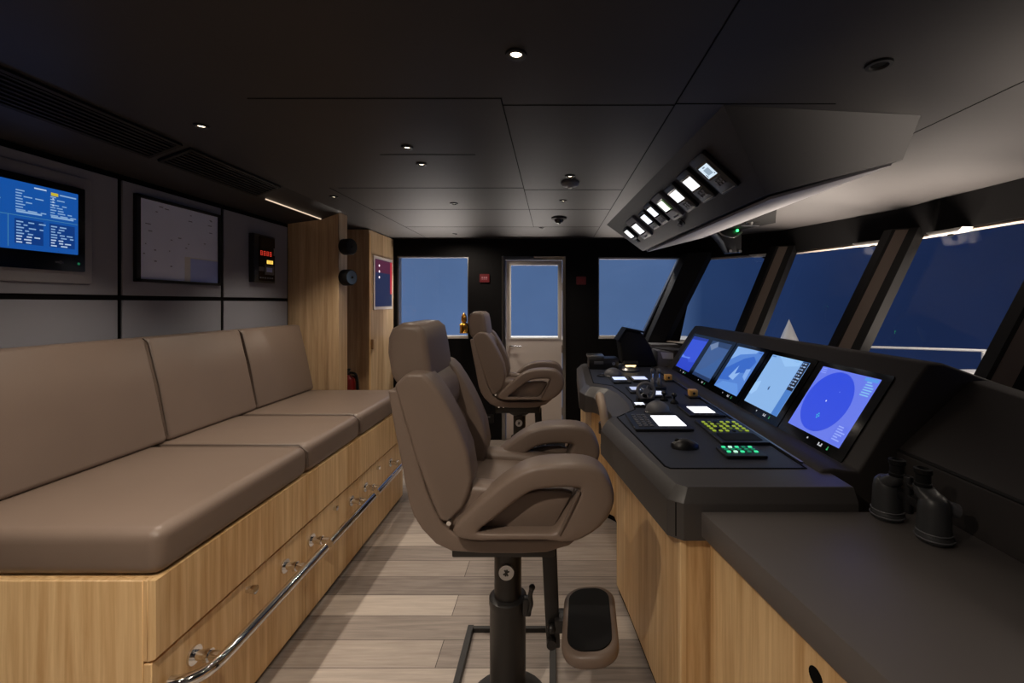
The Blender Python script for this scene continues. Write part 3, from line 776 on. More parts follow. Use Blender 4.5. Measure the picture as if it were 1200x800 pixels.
# ------------------------------------------------------------------ console displays
def display(yc, kind, label):
    f = frame((1.1445, yc, 1.015), (0, -1, 0), (.161, 0, .256))
    t = thing('marine_display', label, 'screen', (1.1445, yc, .88), group='screens in the console hood')
    b = BM(); plate(b, f, .448, .372, .001, .006, .008, cy=-.012); obj('bezel', b, M['bezel'], t)
    W, Hh = .355, .30
    cols = {'radar': (104, 124, 238), 'ecdis': (140, 184, 236), 'camera': (84, 132, 214), 'sonar': (62, 92, 146), 'plot': (54, 82, 214)}
    b = BM(); plate(b, f, W, Hh, .005, .0068, .002); sc = obj('screen', b, EM(cols[kind], .95), t)
    b = BM(); mats = []
    def R(x0, x1, y0, y1, col, s=1., z=.0072):
        m = EM(col, s)
        if m not in mats: mats.append(m)
        quad(b, f, x0, x1, y0, y1, z, mats.index(m))
    def P(pts, col, s=1., z=.0072):
        m = EM(col, s)
        if m not in mats: mats.append(m)
        fc = b.faces.new([b.verts.new(f @ Vector((x, y, z))) for x, y in pts]); fc.material_index = mats.index(m)
    rnd = random.Random(kind)
    if kind == 'radar':
        P([(-.03+.138*math.cos(2*PI*k/48), .002+.140*math.sin(2*PI*k/48)) for k in range(48)], (48, 78, 226), .95)
        P([(-.03+.004*math.cos(2*PI*k/12), .004+.004*math.sin(2*PI*k/12)) for k in range(12)], (210, 214, 255), 1, .0076)
        for x, y in ((-.035, -.068), (-.028, -.06), (-.022, -.07), (-.03, -.078)): R(x, x+.006, y, y+.006, (60, 200, 220), 1, .0076)
        R(.012, .016, .055, .059, (150, 180, 255), 1, .0076)
        for k in range(6): R(.118, .118+rnd.uniform(.02, .05), .125-k*.011, .130-k*.011, (130, 190, 240))
        R(.10, .172, .132, .146, (84, 150, 232), 1, .0071)
        for k in range(6): R(.115, .115+rnd.uniform(.02, .05), -.075-k*.011, -.070-k*.011, (150, 170, 248))
        R(.105, .17, -.143, -.066, (96, 116, 232), 1, .0071)
        for k in range(3): R(-.17, -.14+k*.003, .14-k*.01, .144-k*.01, (140, 160, 250))
    elif kind == 'ecdis':
        R(.122, .1775, -.15, .15, (70, 124, 200), 1)
        R(.124, .176, -.01, .148, (20, 26, 42), 1, .0074)
        for k in range(9):
            R(.128, .140, .135-k*.016, .143-k*.016, (120, 150, 200), 1, .0078); R(.146, .146+rnd.uniform(.012, .026), .135-k*.016, .142-k*.016, (150, 180, 220), 1, .0078)
        P([(-.1775, -.03), (-.13, -.01), (-.12, -.07), (-.15, -.1), (-.1775, -.1)], (156, 198, 244))
        P([(-.03, -.035), (-.02, -.02), (-.015, -.04), (-.022, -.048)], (40, 70, 120), 1, .0076)
        R(-.17, -.13, .138, .145, (84, 132, 200)); R(.05, .1, .138, .145, (110, 160, 220))
        P([(-.1, .15), (.0, .10), (.11, .12), (.11, .15)], (150, 194, 242))
    elif kind == 'camera':
        P([(-.1775, -.02), (-.09, .03), (.0, .08), (.1, .11), (.16, .08), (.12, .0), (.02, -.02), (-.03, -.08), (-.1775, -.1)], (52, 102, 196))
        P([(-.1775, .15), (-.1775, .05), (-.08, .1), (.1, .13), (.12, .15)], (132, 174, 232))
        P([(-.06, -.06), (-.01, .03), (.0, -.03), (.05, -.01), (.02, -.07)], (140, 180, 236), 1, .0075)
        P([(.10, .02), (.15, .03), (.16, -.05), (.11, -.03)], (128, 168, 232), 1, .0075)
        P([(-.17, -.15), (-.10, -.10), (.1, -.08), (.17, -.13), (.17, -.15)], (96, 146, 222))
        R(.13, .17, .135, .143, (60, 100, 170), 1, .0076)
    elif kind == 'sonar':
        R(-.1775, .1775, .11, .15, (40, 62, 100))
        P([(-.1775, .11), (-.06, .15), (-.02, .11), (-.1, .07)], (108, 128, 164), 1, .0075)
        R(-.1775, .1775, -.15, -.125, (30, 52, 92))
        P([(-.17, -.12), (.0, -.06), (.1, .02), (.17, .05), (.17, -.12)], (56, 92, 150))
    else:
        P([(-.1775, -.06), (-.05, -.04), (.05, -.08), (.1775, -.06), (.1775, -.15), (-.1775, -.15)], (40, 66, 196))
        P([(-.1775, -.03), (-.1, -.045), (.03, -.035), (.03, -.05), (-.1775, -.06)], (92, 128, 236), 1, .0076)
        P([(-.1775, .12), (.1775, .13), (.1775, .15), (-.1775, .15)], (34, 54, 150), 1, .0076)
    obj('screen_graphics', b, mats, sc, smooth=0, recalc=False)
    b = BM(); mats2 = [EM((206, 206, 212), .8), EM((70, 200, 120), .7)]
    quad(b, f, -.012, -.004, -.171, -.164, .0064, 0)
    quad(b, f, .065, .072, -.176, -.163, .0064, 0); quad(b, f, .074, .090, -.176, -.171, .0064, 0); quad(b, f, .083, .090, -.170, -.163, .0064, 0)
    quad(b, f, .122, .130, -.177, -.171, .0064, 1); quad(b, f, .124, .128, -.171, -.162, .0064, 1)
    obj('bezel_icons', b, mats2, t, smooth=0, recalc=False)
display(1.822, 'radar', 'nearest console screen with a dark blue radar circle on lighter blue')
display(2.280, 'ecdis', 'pale blue chart screen with a dark data column, second nearest on the console')
display(2.738, 'camera', 'mid blue mottled screen in the middle of the console hood')
display(3.198, 'sonar', 'dim grey blue screen, second farthest in the console hood')
display(3.645, 'plot', 'deep blue screen at the far end of the console hood')

# ------------------------------------------------------------------ things on the console desk
ZT = ZD+.0015
def desk_frame(x, y, rot=0, z=ZT):
    c_, s_ = math.cos(rot), math.sin(rot)
    return frame((x, y, z), (c_, s_, 0), (-s_, c_, 0))

def touch_panel(name, x, y, w_, h_, scr, label, keys=None, rot=0., bright=1.6, keyglow=None, kf=.64, cat='control panel', group='control panels on the console desk', col=(250, 250, 255)):
    t = thing(name, label, cat, (x, y, ZT), group=group)
    f = desk_frame(x, y, rot)
    b = BM(); plate(b, f, w_, h_, 0, .012, .008); bevel(b, .002, 1, 60); bd = obj('body', b, M['plast'], t)
    if scr:
        b = BM(); plate(b, f, scr[2], scr[3], .011, .0135, .002, cx=scr[0], cy=scr[1]); obj('screen', b, EM(col, bright), t)
    if keys:
        cx, cy, nx, ny, px_, py_ = keys
        for i in range(nx):
            for j in range(ny):
                b = BM(); plate(b, f, px_*kf, py_*kf, .011, .0155, .0015, cx=cx+(i-(nx-1)/2)*px_, cy=cy+(j-(ny-1)/2)*py_, n=2)
                obj('key', b, keyglow if keyglow and (not isinstance(keyglow, list)) else (keyglow[(i*3+j*5+i*j) % len(keyglow)] if keyglow else M['plastg']), t, smooth=0)
    return t
touch_panel('touch_panel', .505, 2.145, .265, .30, (.048, -.005, .128, .185), 'black control panel with a bright white screen and keypad, nearest white screen on the desk', (-.075, .0, 3, 7, .026, .032))
touch_panel('touch_panel', .785, 2.365, .185, .245, (.0, -.005, .11, .135), 'control panel with white screen and a black joystick, close to the screen hood', (.0, -.098, 4, 1, .034, .022))
yk = EM((190, 214, 60), .55); yd = M['plast']
kp = touch_panel('keyboard_panel', .788, 1.985, .20, .36, None, 'black keyboard panel with yellow green lit keys', (.0, .055, 6, 5, .029, .036), kf=.46, keyglow=[yk, yk, EM((120, 140, 40), .4), yk, yd])
b = BM(); f = desk_frame(.788, 1.985); plate(b, f, .16, .10, .011, .0135, .01, cy=-.105); obj('palm_pad', b, M['rubber'], kp)
gk = EM((60, 236, 160), 1.)
touch_panel('keypad', .722, 1.705, .155, .12, None, 'small keypad glowing green near the front edge of the desk', (.0, .012, 5, 3, .026, .027), kf=.5, keyglow=[gk, EM((20, 130, 90), .8), gk, EM((190, 255, 220), 1.1)], group=None)
touch_panel('touch_panel', .655, 3.34, .14, .22, (.0, .02, .10, .12), 'small black panel with pale screen at the far wing of the desk', (.0, -.085, 3, 1, .034, .02), group='control panels on the console desk', col=(206, 214, 255), bright=1.2)
touch_panel('touch_panel', .50, 3.30, .13, .24, (.0, .04, .095, .12), 'small black panel with bluish white screen beside the far dome', (.0, -.08, 3, 1, .03, .02), col=(206, 218, 255), bright=1.3)
touch_panel('touch_panel', .545, 2.93, .10, .20, (.0, .02, .06, .10), 'narrow black panel with a small pale screen behind the lever knobs', (.0, -.07, 2, 1, .03, .02), col=(196, 206, 240), bright=.9)
touch_panel('touch_panel', .665, 2.80, .12, .2, (.0, .0, .06, .11), 'narrow black panel with a white strip screen beside the levers', (.0, -.08, 2, 1, .03, .02), col=(220, 226, 255), bright=1.1)
touch_panel('touch_panel', .487, 2.50, .07, .09, (.0, .0, .05, .055), 'tiny lit white screen beside the dark dome on the desk', (.0, -.037, 2, 1, .025, .01), col=(240, 244, 255), bright=1.3)

# mouse
t = thing('computer_mouse', 'black computer mouse on the near end of the console desk', 'mouse', (.525, 1.775, ZT))
b = BM(); rings = []
for k in range(13):
    u_ = k/12; x = .475+u_*.105; hw = .034*(math.sin(PI*min(.98, max(.03, u_)))**.4); hz = .012+.026*math.sin(PI*(.12+u_*.80))**1.2
    rings.append([(x, 1.775+hw*math.cos(a), ZT+(hz*math.sin(a) if a < PI else 0)) for a in [j*PI/10 for j in range(11)]])
loft(b, rings); obj('body', b, M['plast'], t, smooth=60)
b = BM(); cyl(b, (.498, 1.772, ZT+.026), (.498, 1.780, ZT+.026), .011, seg=14); obj('scroll_wheel', b, M['rubber'], t)

# domes
def dome(name, x, y, r, label, mat):
    t = thing(name, label, 'trackball', (x, y, ZT), group='domes on the console desk')
    b = BM(); lathe(b, [(0, 0), (r*1.12, 0), (r*1.12, .006), (r*1.03, .012), (0, .012)], Matrix.Translation((x, y, ZT))); obj('ring', b, M['plast'], t)
    b = BM(); lathe(b, [(r*math.cos(a), .01+r*.8*math.sin(a)) for a in [k*PI/2/10 for k in range(11)]]+[], Matrix.Translation((x, y, ZT)))
    obj('ball', b, mat, t, smooth=60)
dome('control_dome', .555, 2.355, .063, 'dark grey smooth dome behind the nearest white screen panel', M['plastg'])
dome('control_dome', .475, 3.52, .07, 'bluish grey dome on the far wing of the desk', M['plastg'])

# lever throttles
def throttle(x, y, label, h=.10, tilt=.02):
    t = thing('throttle_lever', label, 'lever', (x, y, ZT), group='throttle levers on the desk')
    b = BM(); plate(b, desk_frame(x, y), .11, .17, 0, .022, .02); bevel(b, .005, 2, 50); obj('base', b, M['plast'], t)
    for s in (-1, 1):
        q = x+s*.022
        b = BM(); lathe(b, [(.038*math.sin(a), -.038*math.cos(a)*.35) for a in [k*PI/8 for k in range(9)]], frame((q, y, ZT+.035), (0, 1, 0), (0, 0, 1))); obj('drum', b, M['plastg'], t)
        b = BM(); tube(b, [(q, y, ZT+.04), (q, y-.01+tilt, ZT+h)], .006, 8); obj('stem', b, M['chrome'], t)
        b = BM(); lathe(b, [(.0, -.012), (.016, -.012), (.02, 0), (.016, .012), (0, .012)], frame((q, y-.01+tilt, ZT+h), (0, 1, 0), (0, 0, 1)), 16); obj('grip', b, M['plastg'], t)
throttle(.70, 3.02, 'pair of chrome throttle levers in the middle of the desk', .115)
# round wheel knob
t = thing('steering_knob', 'round ribbed steering wheel knob standing on the desk', 'steering wheel', (.545, 2.62, ZT))
b = BM(); plate(b, desk_frame(.545, 2.62), .10, .10, 0, .025, .02); obj('base', b, M['plast'], t)
b = BM(); cyl(b, (.545, 2.63, ZT+.02), (.545, 2.615, ZT+.055), .016, seg=14); obj('stem', b, M['plast'], t)
f = frame((.545, 2.60, ZT+.062), (1, 0, 0), (0, .25, 1))
b = BM(); tube(b, [f @ Vector((.048*math.cos(2*PI*k/28), .048*math.sin(2*PI*k/28), 0)) for k in range(28)], .011, 10, closed=True); obj('rim', b, M['plastg'], t)
b = BM(); cyl(b, f @ Vector((0, 0, -.012)), f @ Vector((0, 0, .012)), .018, seg=18); obj('hub', b, M['silver'], t)
for k in range(5):
    a = 2*PI*k/5; b = BM(); tube(b, [f @ Vector((0, 0, 0)), f @ Vector((.046*math.cos(a), .046*math.sin(a), 0))], .004, 6); obj('spoke', b, M['silver'], t)
# joystick levers
def joystick(x, y, label, h=.06):
    t = thing('joystick', label, 'joystick', (x, y, ZT+.0), group='joysticks on the desk')
    b = BM(); lathe(b, [(0, .0), (.024, .0), (.022, .01), (.010, .02), (.006, .024), (.006, h), (0, h)], Matrix.Translation((x, y, ZT)), 16); obj('stem', b, M['rubber'], t)
    b = BM(); ball(b, (x, y, ZT+h), .017, (1, 1.2, .8), 14); obj('knob', b, M['plast'], t)
joystick(.70, 2.56, 'black joystick on the desk just behind the joystick panel', .05)
joystick(.66, 2.635, 'small black joystick on the desk between steering knob and screen hood', .045)
# amber acetal blocks
def amber(x, y, label):
    t = thing('switch_guard', label, 'switch', (x, y, ZT), group='amber switch guards')
    b = BM(); plate(b, desk_frame(x, y), .07, .10, 0, .010, .006); obj('base', b, M['plast'], t)
    b = BM(); plate(b, desk_frame(x, y), .052, .05, .009, .048, .008); bevel(b, .004, 2, 60); obj('guard', b, M['copper'], t)
    b = BM(); cyl(b, (x, y-.0255, ZT+.028), (x, y-.03, ZT+.028), .008, seg=12); obj('button', b, M['steelblk'], t)
amber(.86, 2.73, 'amber switch guard near the middle screens')
amber(.855, 3.30, 'amber switch guard beside the throttle levers')
# chrome ridge strip along the hood foot
b = BM(); prism(b, [(.893, ZD+.0026), (.903, ZD+.0026), (.903, ZD+.008), (.893, ZD+.008)], 'y', 1.60, 4.1); obj('hood_edge_strip', b, M['alu'], con, smooth=0)
# telephone / radio on the far wing
t = thing('radio_set', 'black box radio with silver top at the far end of the console', 'radio', (.42, 3.95, ZT))
b = BM(); box(b, .315, .575, 3.88, 4.06, ZT, ZT+.095); bevel(b, .008, 2); obj('body', b, M['plast'], t)
b = BM(); box(b, .305, .45, 3.90, 4.07, ZT+.095, ZT+.118); bevel(b, .006, 2); obj('top_plate', b, M['brush'], t)
b = BM(); box(b, .36, .44, 3.872, 3.881, ZT+.045, ZT+.07); obj('display', b, M['plastg'], t)
b = BM(); cyl(b, (.53, 3.88, ZT+.05), (.53, 3.865, ZT+.05), .014, seg=14); obj('knob', b, M['brush'], t)
# recessed gauge
t = thing('desk_gauge', 'small round gauge set flat in the far wing of the desk', 'gauge', (.395, 3.52, ZT))
b = BM(); lathe(b, [(0, 0), (.048, 0), (.048, .006), (.04, .008), (.036, .004), (0, .004)], Matrix.Translation((.395, 3.52, ZT))); obj('ring', b, M['plast'], t)
b = BM(); lathe(b, [(0, .004), (.03, .004), (.012, .007), (.012, .018), (0, .018)], Matrix.Translation((.395, 3.52, ZT)), 18); obj('knob', b, M['brush'], t)
# small desk lamp
t = thing('desk_lamp', 'small glowing warm chart lamp on the far desk below the hooded monitor', 'lamp', (.66, 3.80, ZT))
b = BM(); lathe(b, [(0, 0), (.075, 0), (.08, .01), (.065, .03), (.03, .042), (0, .044)], Matrix.Translation((.66, 3.80, ZT))); obj('base', b, M['brush'], t)
b = BM(); cyl(b, (.62, 3.80, ZT+.055), (.71, 3.80, ZT+.055), .013, seg=14); obj('bulb', b, EM((255, 220, 160), 5.), t)
b = BM(); rings = [[(x, 3.80+.03*math.cos(a), ZT+.05+.035*math.sin(a)) for a in [k*PI/8 for k in range(9)]]+[(x, 3.80+.026*math.cos(a), ZT+.05+.03*math.sin(a)) for a in [k*PI/8 for k in range(8, -1, -1)]] for x in (.605, .725)]
loft(b, rings); obj('shade', b, M['black'], t)
# hooded monitor
t = thing('hooded_monitor', 'black hooded monitor seen from the side at the far end of the console', 'monitor', (.78, 4.1, ZT))
b = BM(); prism(b, [(.63, ZT+.03), (.60, 1.10), (.66, 1.19), (.80, 1.165), (.88, 1.05), (.94, .90), (.94, ZT+.0), (.70, ZT+.0)], 'y', 4.02, 4.25); bevel(b, .018, 3, 30); obj('housing', b, M['black'], t)
b = BM(); prism(b, [(.585, 1.09), (.655, 1.196), (.665, 1.205), (.83, 1.172), (.82, 1.16), (.66, 1.19), (.60, 1.085)], 'y', 4.0, 4.26); obj('hood', b, M['black'], t)
# sill by the corner window, and a panel standing in for the deck outside
b = BM(); prism(b, [(.97, 1.0), (1.28, 1.0), (1.22, 1.025), (.96, 1.025)], 'y', 4.33, 4.56); tag(obj('corner_sill', b, M['sill'], smooth=0), 'grey sill shelf under the corner window at the far end of the console', 'sill')
t = thing('corner_deck_stand_in', 'grey sloping panel with a white plate in place of the outside deck, in the corner beyond the console', 'locker', (1.08, 4.12, ZD))
b = BM(); prism(b, [(.953, .851), (1.22, .851), (1.22, .975), (1.15, .975), (.97, .995), (.953, .995)], 'y', 4.045, 4.28); bevel(b, .006, 2); obj('body', b, M['sill'], t)
b = BM(); loft(b, [[(1.00, 4.043, .925), (1.16, 4.043, .915), (1.19, 4.043, .965), (.98, 4.043, .985)], [(1.00, 4.038, .925), (1.16, 4.038, .915), (1.19, 4.038, .965), (.98, 4.038, .985)]]); obj('label_or_deck_plate', b, M['white'], t)  # white plate stands in for the deck seen through a low window

# ------------------------------------------------------------------ counter
ct = thing('side_cabinet', 'oak cabinet with a round finger hole under the black worktop, nearest the viewer', 'cabinet', (.8, .5, 0))
def cx_(y, off=0): return .456+(1.386-y)*.187+off
b = BM(); prism(b, [(cx_(1.385, .035), 1.385), (cx_(YB+.1, .02), YB+.1), (1.165, YB+.1), (1.165, 1.385)], 'z', .03, .708); obj('body', b, M['oak'], ct, smooth=0)
b = BM(); prism(b, [(cx_(1.38, .05), 1.38), (cx_(YB+.1, .05), YB+.1), (1.1, YB+.1), (1.1, 1.38)], 'z', 0, .03); obj('plinth', b, M['seam'], ct, smooth=0)
b = BM(); prism(b, [(cx_(.99, .022), .99), (cx_(.40, .016), .40), (cx_(.40, .04), .40), (cx_(.99, .04), .99)], 'z', .05, .70); dd = obj('door', b, M['oak'], ct, smooth=0)
yh = .945; n_ = Vector((-1, -.187, 0)).normalized(); pc = Vector((cx_(yh, .0215), yh, .635))
b = BM(); cyl(b, pc-n_*.01, pc+n_*.0015, .019, seg=24); obj('finger_hole', b, M['seam'], dd)
b = BM(); prism(b, [(cx_(1.374), 1.374), (cx_(YB+.06), YB+.06), (1.168, YB+.06), (1.168, 1.374)], 'z', .7085, .785); bevel(b, .004, 2)
tag(obj('worktop', b, M['count']), 'wide matt black brown worktop on the oak cabinet at the lower right', 'worktop')

# binoculars
t = thing('binoculars', 'black rubber armoured binoculars standing upright on the worktop', 'binoculars', (1.02, 1.26, .785))
def barrel(x, y, near):
    b = BM()
    pr = [(0, 0), (.036, 0), (.041, .004), (.042, .018), (.039, .022), (.0385, .030), (.0375, .06), (.036, .09), (.032, .112), (.022, .124), (.0, .126)]
    lathe(b, pr, Matrix.Translation((x, y, .7855)), 28)
    bo = obj('barrel', b, M['armour'], t, smooth=50)
    b = BM()
    for z, r in ((.012, .0432), (.027, .0402)):
        tube(b, [(x+r*math.cos(2*PI*k/28), y+r*math.sin(2*PI*k/28), .7855+z) for k in range(28)], .0018, 6, closed=True)
    obj('ridge', b, M['plastg'], bo)
    ex, ey = x+(.0 if near else .0), y
    return bo
barrel(1.035, 1.205, True); barrel(1.005, 1.335, False)
for (x, y), (ex, ey) in (((1.035, 1.205), (1.03, 1.235)), ((1.005, 1.335), (1.012, 1.305))):
    b = BM(); loft(b, [[(x+.030*math.cos(a), y+.030*math.sin(a), .885) for a in [2*PI*k/20 for k in range(20)]], [((x+ex)/2+.031*math.cos(a), (y+ey)/2+.034*math.sin(a), .905) for a in [2*PI*k/20 for k in range(20)]], [(ex+.024*math.cos(a), ey+.024*math.sin(a), .922) for a in [2*PI*k/20 for k in range(20)]]]); obj('prism_housing', b, M['armour'], t, smooth=50)
    b = BM(); lathe(b, [(0, 0), (.020, 0), (.021, .01), (.018, .013), (.0185, .035), (.0215, .038), (.0215, .05), (.014, .052), (.012, .046), (0, .046)], Matrix.Translation((ex, ey, .92)), 22); ep = obj('eyepiece', b, M['rubber'], t)
    b = BM(); cyl(b, (ex, ey, .965), (ex, ey, .968), .012, seg=18); obj('lens', b, M['lens'], ep)
b = BM(); cyl(b, (1.018, 1.27, .83), (1.018, 1.27, .935), .012, seg=18); box(b, 1.008, 1.03, 1.23, 1.31, .86, .885); box(b, 1.008, 1.03, 1.24, 1.30, .905, .918); bevel(b, .003, 2); obj('hinge_bridge', b, M['plast'], t)
b = BM(); cyl(b, (1.035+.03, 1.205, .875), (1.035+.058, 1.200, .868), .021, .019, seg=20); obj('focus_cap', b, M['plastg'], t)

# ------------------------------------------------------------------ overhead console
A, B_, Cc, D_ = Vector((.577,1.50,2.099)), Vector((.84,1.75,1.857)), Vector((.735,3.64,1.857)), Vector((.459,3.79,2.099))
Ee, Ff, Gg, Hh_ = Vector((1.31,1.58,2.099)), Vector((1.335,1.694,1.977)), Vector((1.25,3.70,1.977)), Vector((1.22,3.80,2.099))
ov = thing('overhead_console', 'angular charcoal overhead console hanging from the ceiling above the helm', 'console', (.9, 2.6, 2.1))
b = BM(); loft(b, [[A, B_, Ff, Ee], [D_, Cc, Gg, Hh_]]); obj('housing', b, M['ovh'], ov, smooth=0)
b = BM()
und = Vector((0, 0, -.012))
loft(b, [[B_+Vector((.03, .03, .0)), Ff+Vector((-.02, .03, -.002)), Ff+Vector((-.02, .03, -.012)), B_+Vector((.03, .03, -.012))], [Cc+Vector((.03, -.03, 0)), Gg+Vector((-.02, -.03, -.002)), Gg+Vector((-.02, -.03, -.012)), Cc+Vector((.03, -.03, -.012))]])
obj('underside_panel', b, M['panelframe'], ov, smooth=0)
uo = (A-D_).normalized(); nn = Vector((-.6606, -.0340, -.74998)); vv = nn.cross(uo)
if vv.z < 0: vv = -vv
def ofr(u_, v_):
    p = A+uo*u_+(-vv)*v_
    return frame(p, uo, vv)
insts = [(-.368, .172, .150, .205, .086, .062, .026, 1.0, (214, 232, 246)), (-.565, .172, .140, .185, .094, .064, .024, 1.5, (250, 252, 255)), (-.785, .176, .140, .175, .102, .062, .02, 1.5, (250, 252, 255)),
         (-1.005, .172, .165, .185, .10, .068, .014, 1.3, (242, 250, 240)), (-1.21, .168, .135, .165, .086, .066, .022, 1.3, (244, 248, 255)), (-1.40, .176, .14, .150, .10, .07, .016, 1.3, (240, 244, 255)),
         (-1.69, .182, .22, .19, .13, .085, .0, 1.2, (248, 248, 250)), (-1.955, .180, .13, .12, .10, .075, .005, 1.2, (248, 248, 250))]
labs = ['overhead instrument nearest the viewer, pale grey blue screen over a keypad', 'overhead instrument with plain white screen, second from the near end of the row',
        'overhead instrument with white screen, third from the near end of the row', 'larger framed overhead instrument with green margin beside its white screen',
        'overhead instrument with white screen, just beyond the green margined one', 'overhead instrument with pale screen, third from the far end of the row',
        'wide grey overhead instrument with a tilted white strip, second from the far end', 'smallest overhead instrument at the far end of the row']
for k, (u_, v_, w_, h_, sw, sh_, sy, br, col) in enumerate(insts):
    f = ofr(u_, v_)
    t = thing('instrument_display', labs[k], 'instrument', f.translation, group='instruments in the overhead console')
    b = BM(); plate(b, f, w_, h_, -.002, .020, .012); bevel(b, .004, 2, 60); obj('case', b, M['plast'] if k not in (3, 6) else M['plastg'], t)
    b = BM(); plate(b, f, sw+.02, sh_+.02, .019, .0215, .004, cy=sy); obj('bezel', b, M['bezel'], t)
    b = BM(); plate(b, f, sw, sh_, .021, .023, .002, cy=sy); sc = obj('screen', b, EM(col, br), t)
    if k == 0:
        b = BM(); m_ = [EM((150, 172, 190), .9), EM((120, 140, 160), .8)]
        quad(b, f, -.02, .028, sy-.018, sy+.014, .0234, 0); quad(b, f, -.036, -.028, sy-.024, sy-.010, .0234, 1); quad(b, f, -.012, .01, sy+.02, sy+.026, .0234, 1); quad(b, f, .03, .038, sy-.025, sy-.018, .0234, 1)
        obj('screen_graphics', b, m_, sc, smooth=0, recalc=False)
    if k == 3:
        b = BM(); plate(b, f, .02, sh_+.01, .0225, .0245, .002, cx=sw/2+.0, cy=sy)
        obj('screen_margin', b, EM((92, 128, 70), .5), sc)
    if k < 3 or k == 4:
        for i in range(3):
            for j in range(2):
                b = BM(); plate(b, f, .018, .012, .018, .023, .003, cx=(i-1)*.027, cy=sy-sh_/2-.028-j*.019, n=2); obj('key', b, M['plastg'], t)
        b = BM(); plate(b, f, w_*.8, .004, .019, .022, .0015, cy=-h_/2+.012, n=2); obj('trim_bar', b, M['brush'], t)
    else:
        for i in range(3):
            b = BM(); plate(b, f, .016, .010, .018, .023, .003, cx=(i-1)*.026, cy=-h_/2+.018, n=2); obj('key', b, M['plastg'], t)
f = ofr(-1.056, .297)
t = thing('toggle_switch', 'small chrome toggle knob on the overhead console below the instruments', 'switch', f.translation)
b = BM(); plate(b, f, .05, .05, -.001, .006, .02); obj('plate', b, M['black'], t)
b = BM(); cyl(b, f @ Vector((0, 0, .005)), f @ Vector((.006, -.006, .03)), .010, .014, 16); obj('knob', b, M['chrome'], t)
f = ofr(-1.985, .262)
t = thing('jack_socket', 'small black socket at the far end of the overhead console', 'socket', f.translation)
b = BM(); plate(b, f, .05, .04, -.001, .008, .006); obj('plate', b, M['black'], t); b = BM(); cyl(b, f @ Vector((0, 0, .007)), f @ Vector((0, 0, .016)), .011, seg=14); obj('socket', b, M['brush'], t)

# periscope / compass optic hanging from ceiling beyond the overhead console
t = thing('periscope_bracket', 'black bracket with a green light and cable hanging from the ceiling beyond the overhead console', 'bracket', (1.55, 3.8, 2.1))
b = BM(); prism(b, [(1.567, 3.11), (1.81, 3.61), (1.50, 4.40), (1.33, 4.2)], 'z', 2.082, 2.0985); obj('mount_plate', b, M['seam'], t, smooth=0)
b = BM(); loft(b, [[(1.40, 3.90, 2.085), (1.66, 3.90, 2.085), (1.66, 4.05, 2.085), (1.40, 4.05, 2.085)], [(1.50, 3.90, 1.97), (1.66, 3.90, 1.97), (1.66, 4.05, 1.97), (1.50, 4.05, 1.97)], [(1.54, 3.91, 1.87), (1.66, 3.91, 1.88), (1.66, 4.0, 1.88), (1.54, 4.0, 1.87)]]); bevel(b, .008, 2); obj('optic_housing', b, M['plast'], t)
b = BM(); ball(b, (1.615, 3.885, 2.065), .012, seg=12); obj('green_light', b, EM((60, 255, 120), 4.), t, label='glowing green light')
b = BM(); tube(b, catmull([(1.44, 3.88, 2.07), (1.48, 3.86, 2.02), (1.57, 3.86, 2.005), (1.65, 3.87, 2.05)], 6), .007, 8); obj('cable', b, M['brush'], t)
for x in (1.56, 1.645):
    b = BM(); cyl(b, (x, 3.915, 1.885), (x, 3.895, 1.885), .014, seg=14); obj('bolt', b, M['chrome'], t)
b = BM(); cyl(b, (1.60, 3.60, 2.082), (1.60, 3.60, 2.06), .03, .02, 16); box(b, 1.53, 1.67, 3.58, 3.61, 2.055, 2.066); obj('clamp', b, M['brush'], t)

# ------------------------------------------------------------------ wall things on the left
# blue monitoring screen
t = thing('wall_monitor', 'wall screen showing blue system diagrams in a grey surround, above the bench', 'screen', (XL, 1.55, 1.73))
f = frame((XL+.004, 1.515, 1.727), (0, 1, 0), (0, 0, 1))
if f.col[2].x < 0: f = frame((XL+.004, 1.515, 1.727), (0, 1, 0), (0, 0, 1))
b = BM(); pts = rrect(.70, .435, .012)
plate(b, f, .70, .435, -.002, .010, .012); bevel(b, .004, 2, 60); obj('surround', b, M['panelframe'], t)
b = BM(); plate(b, f, .62, .34, .009, .022, .006); obj('bezel', b, M['bezel'], t)
b = BM(); plate(b, f, .565, .245, .0215, .0225, .002, cy=.02); sc = obj('screen', b, EM((22, 88, 176), .8), t)
b = BM(); mats = [EM((150, 190, 236), .75), EM((84, 150, 190), .7), EM((214, 196, 60), .8), EM((16, 66, 146), .7), EM((200, 222, 250), .8)]
rnd = random.Random(3)
cy0 = .02
def rr(x0, x1, y0, y1, m_, z=.0229): quad(b, f, x0, x1, y0+cy0, y1+cy0, z, m_)
rr(-.28, .28, -.002, .000, 1)
rr(.05, .052, -.115, .0, 1); rr(-.11, -.108, -.115, .1, 1)
for cxx in (-.215, -.02, .115, .225):
    rr(cxx-.045, cxx+.045, -.102, -.012, 3, .0226)
    for r_ in range(8):
        yy = .088-r_*.010
        n__ = rnd.choice((1, 2, 3)); x = cxx-.042
        for q in range(n__):
            ww = rnd.uniform(.015, .03); rr(x, x+ww, yy, yy+.004, 0); x += ww+rnd.uniform(.004, .012)
    rr(cxx-.04, cxx+.04, .010, .017, 0)
    for r_ in range(8):
        yy = -.025-r_*.0105
        x = cxx-.04
        for q in range(rnd.choice((2, 2, 3))):
            ww = rnd.uniform(.012, .024); rr(x, x+ww, yy, yy+.0045, 0 if r_ < 5 else 4); x += ww+rnd.uniform(.006, .016)
rr(.185, .21, .095, .107, 2); rr(.13, .17, .107, .112, 4); rr(-.05, .0, .107, .112, 4)
rr(.215, .275, .100, .105, 0)
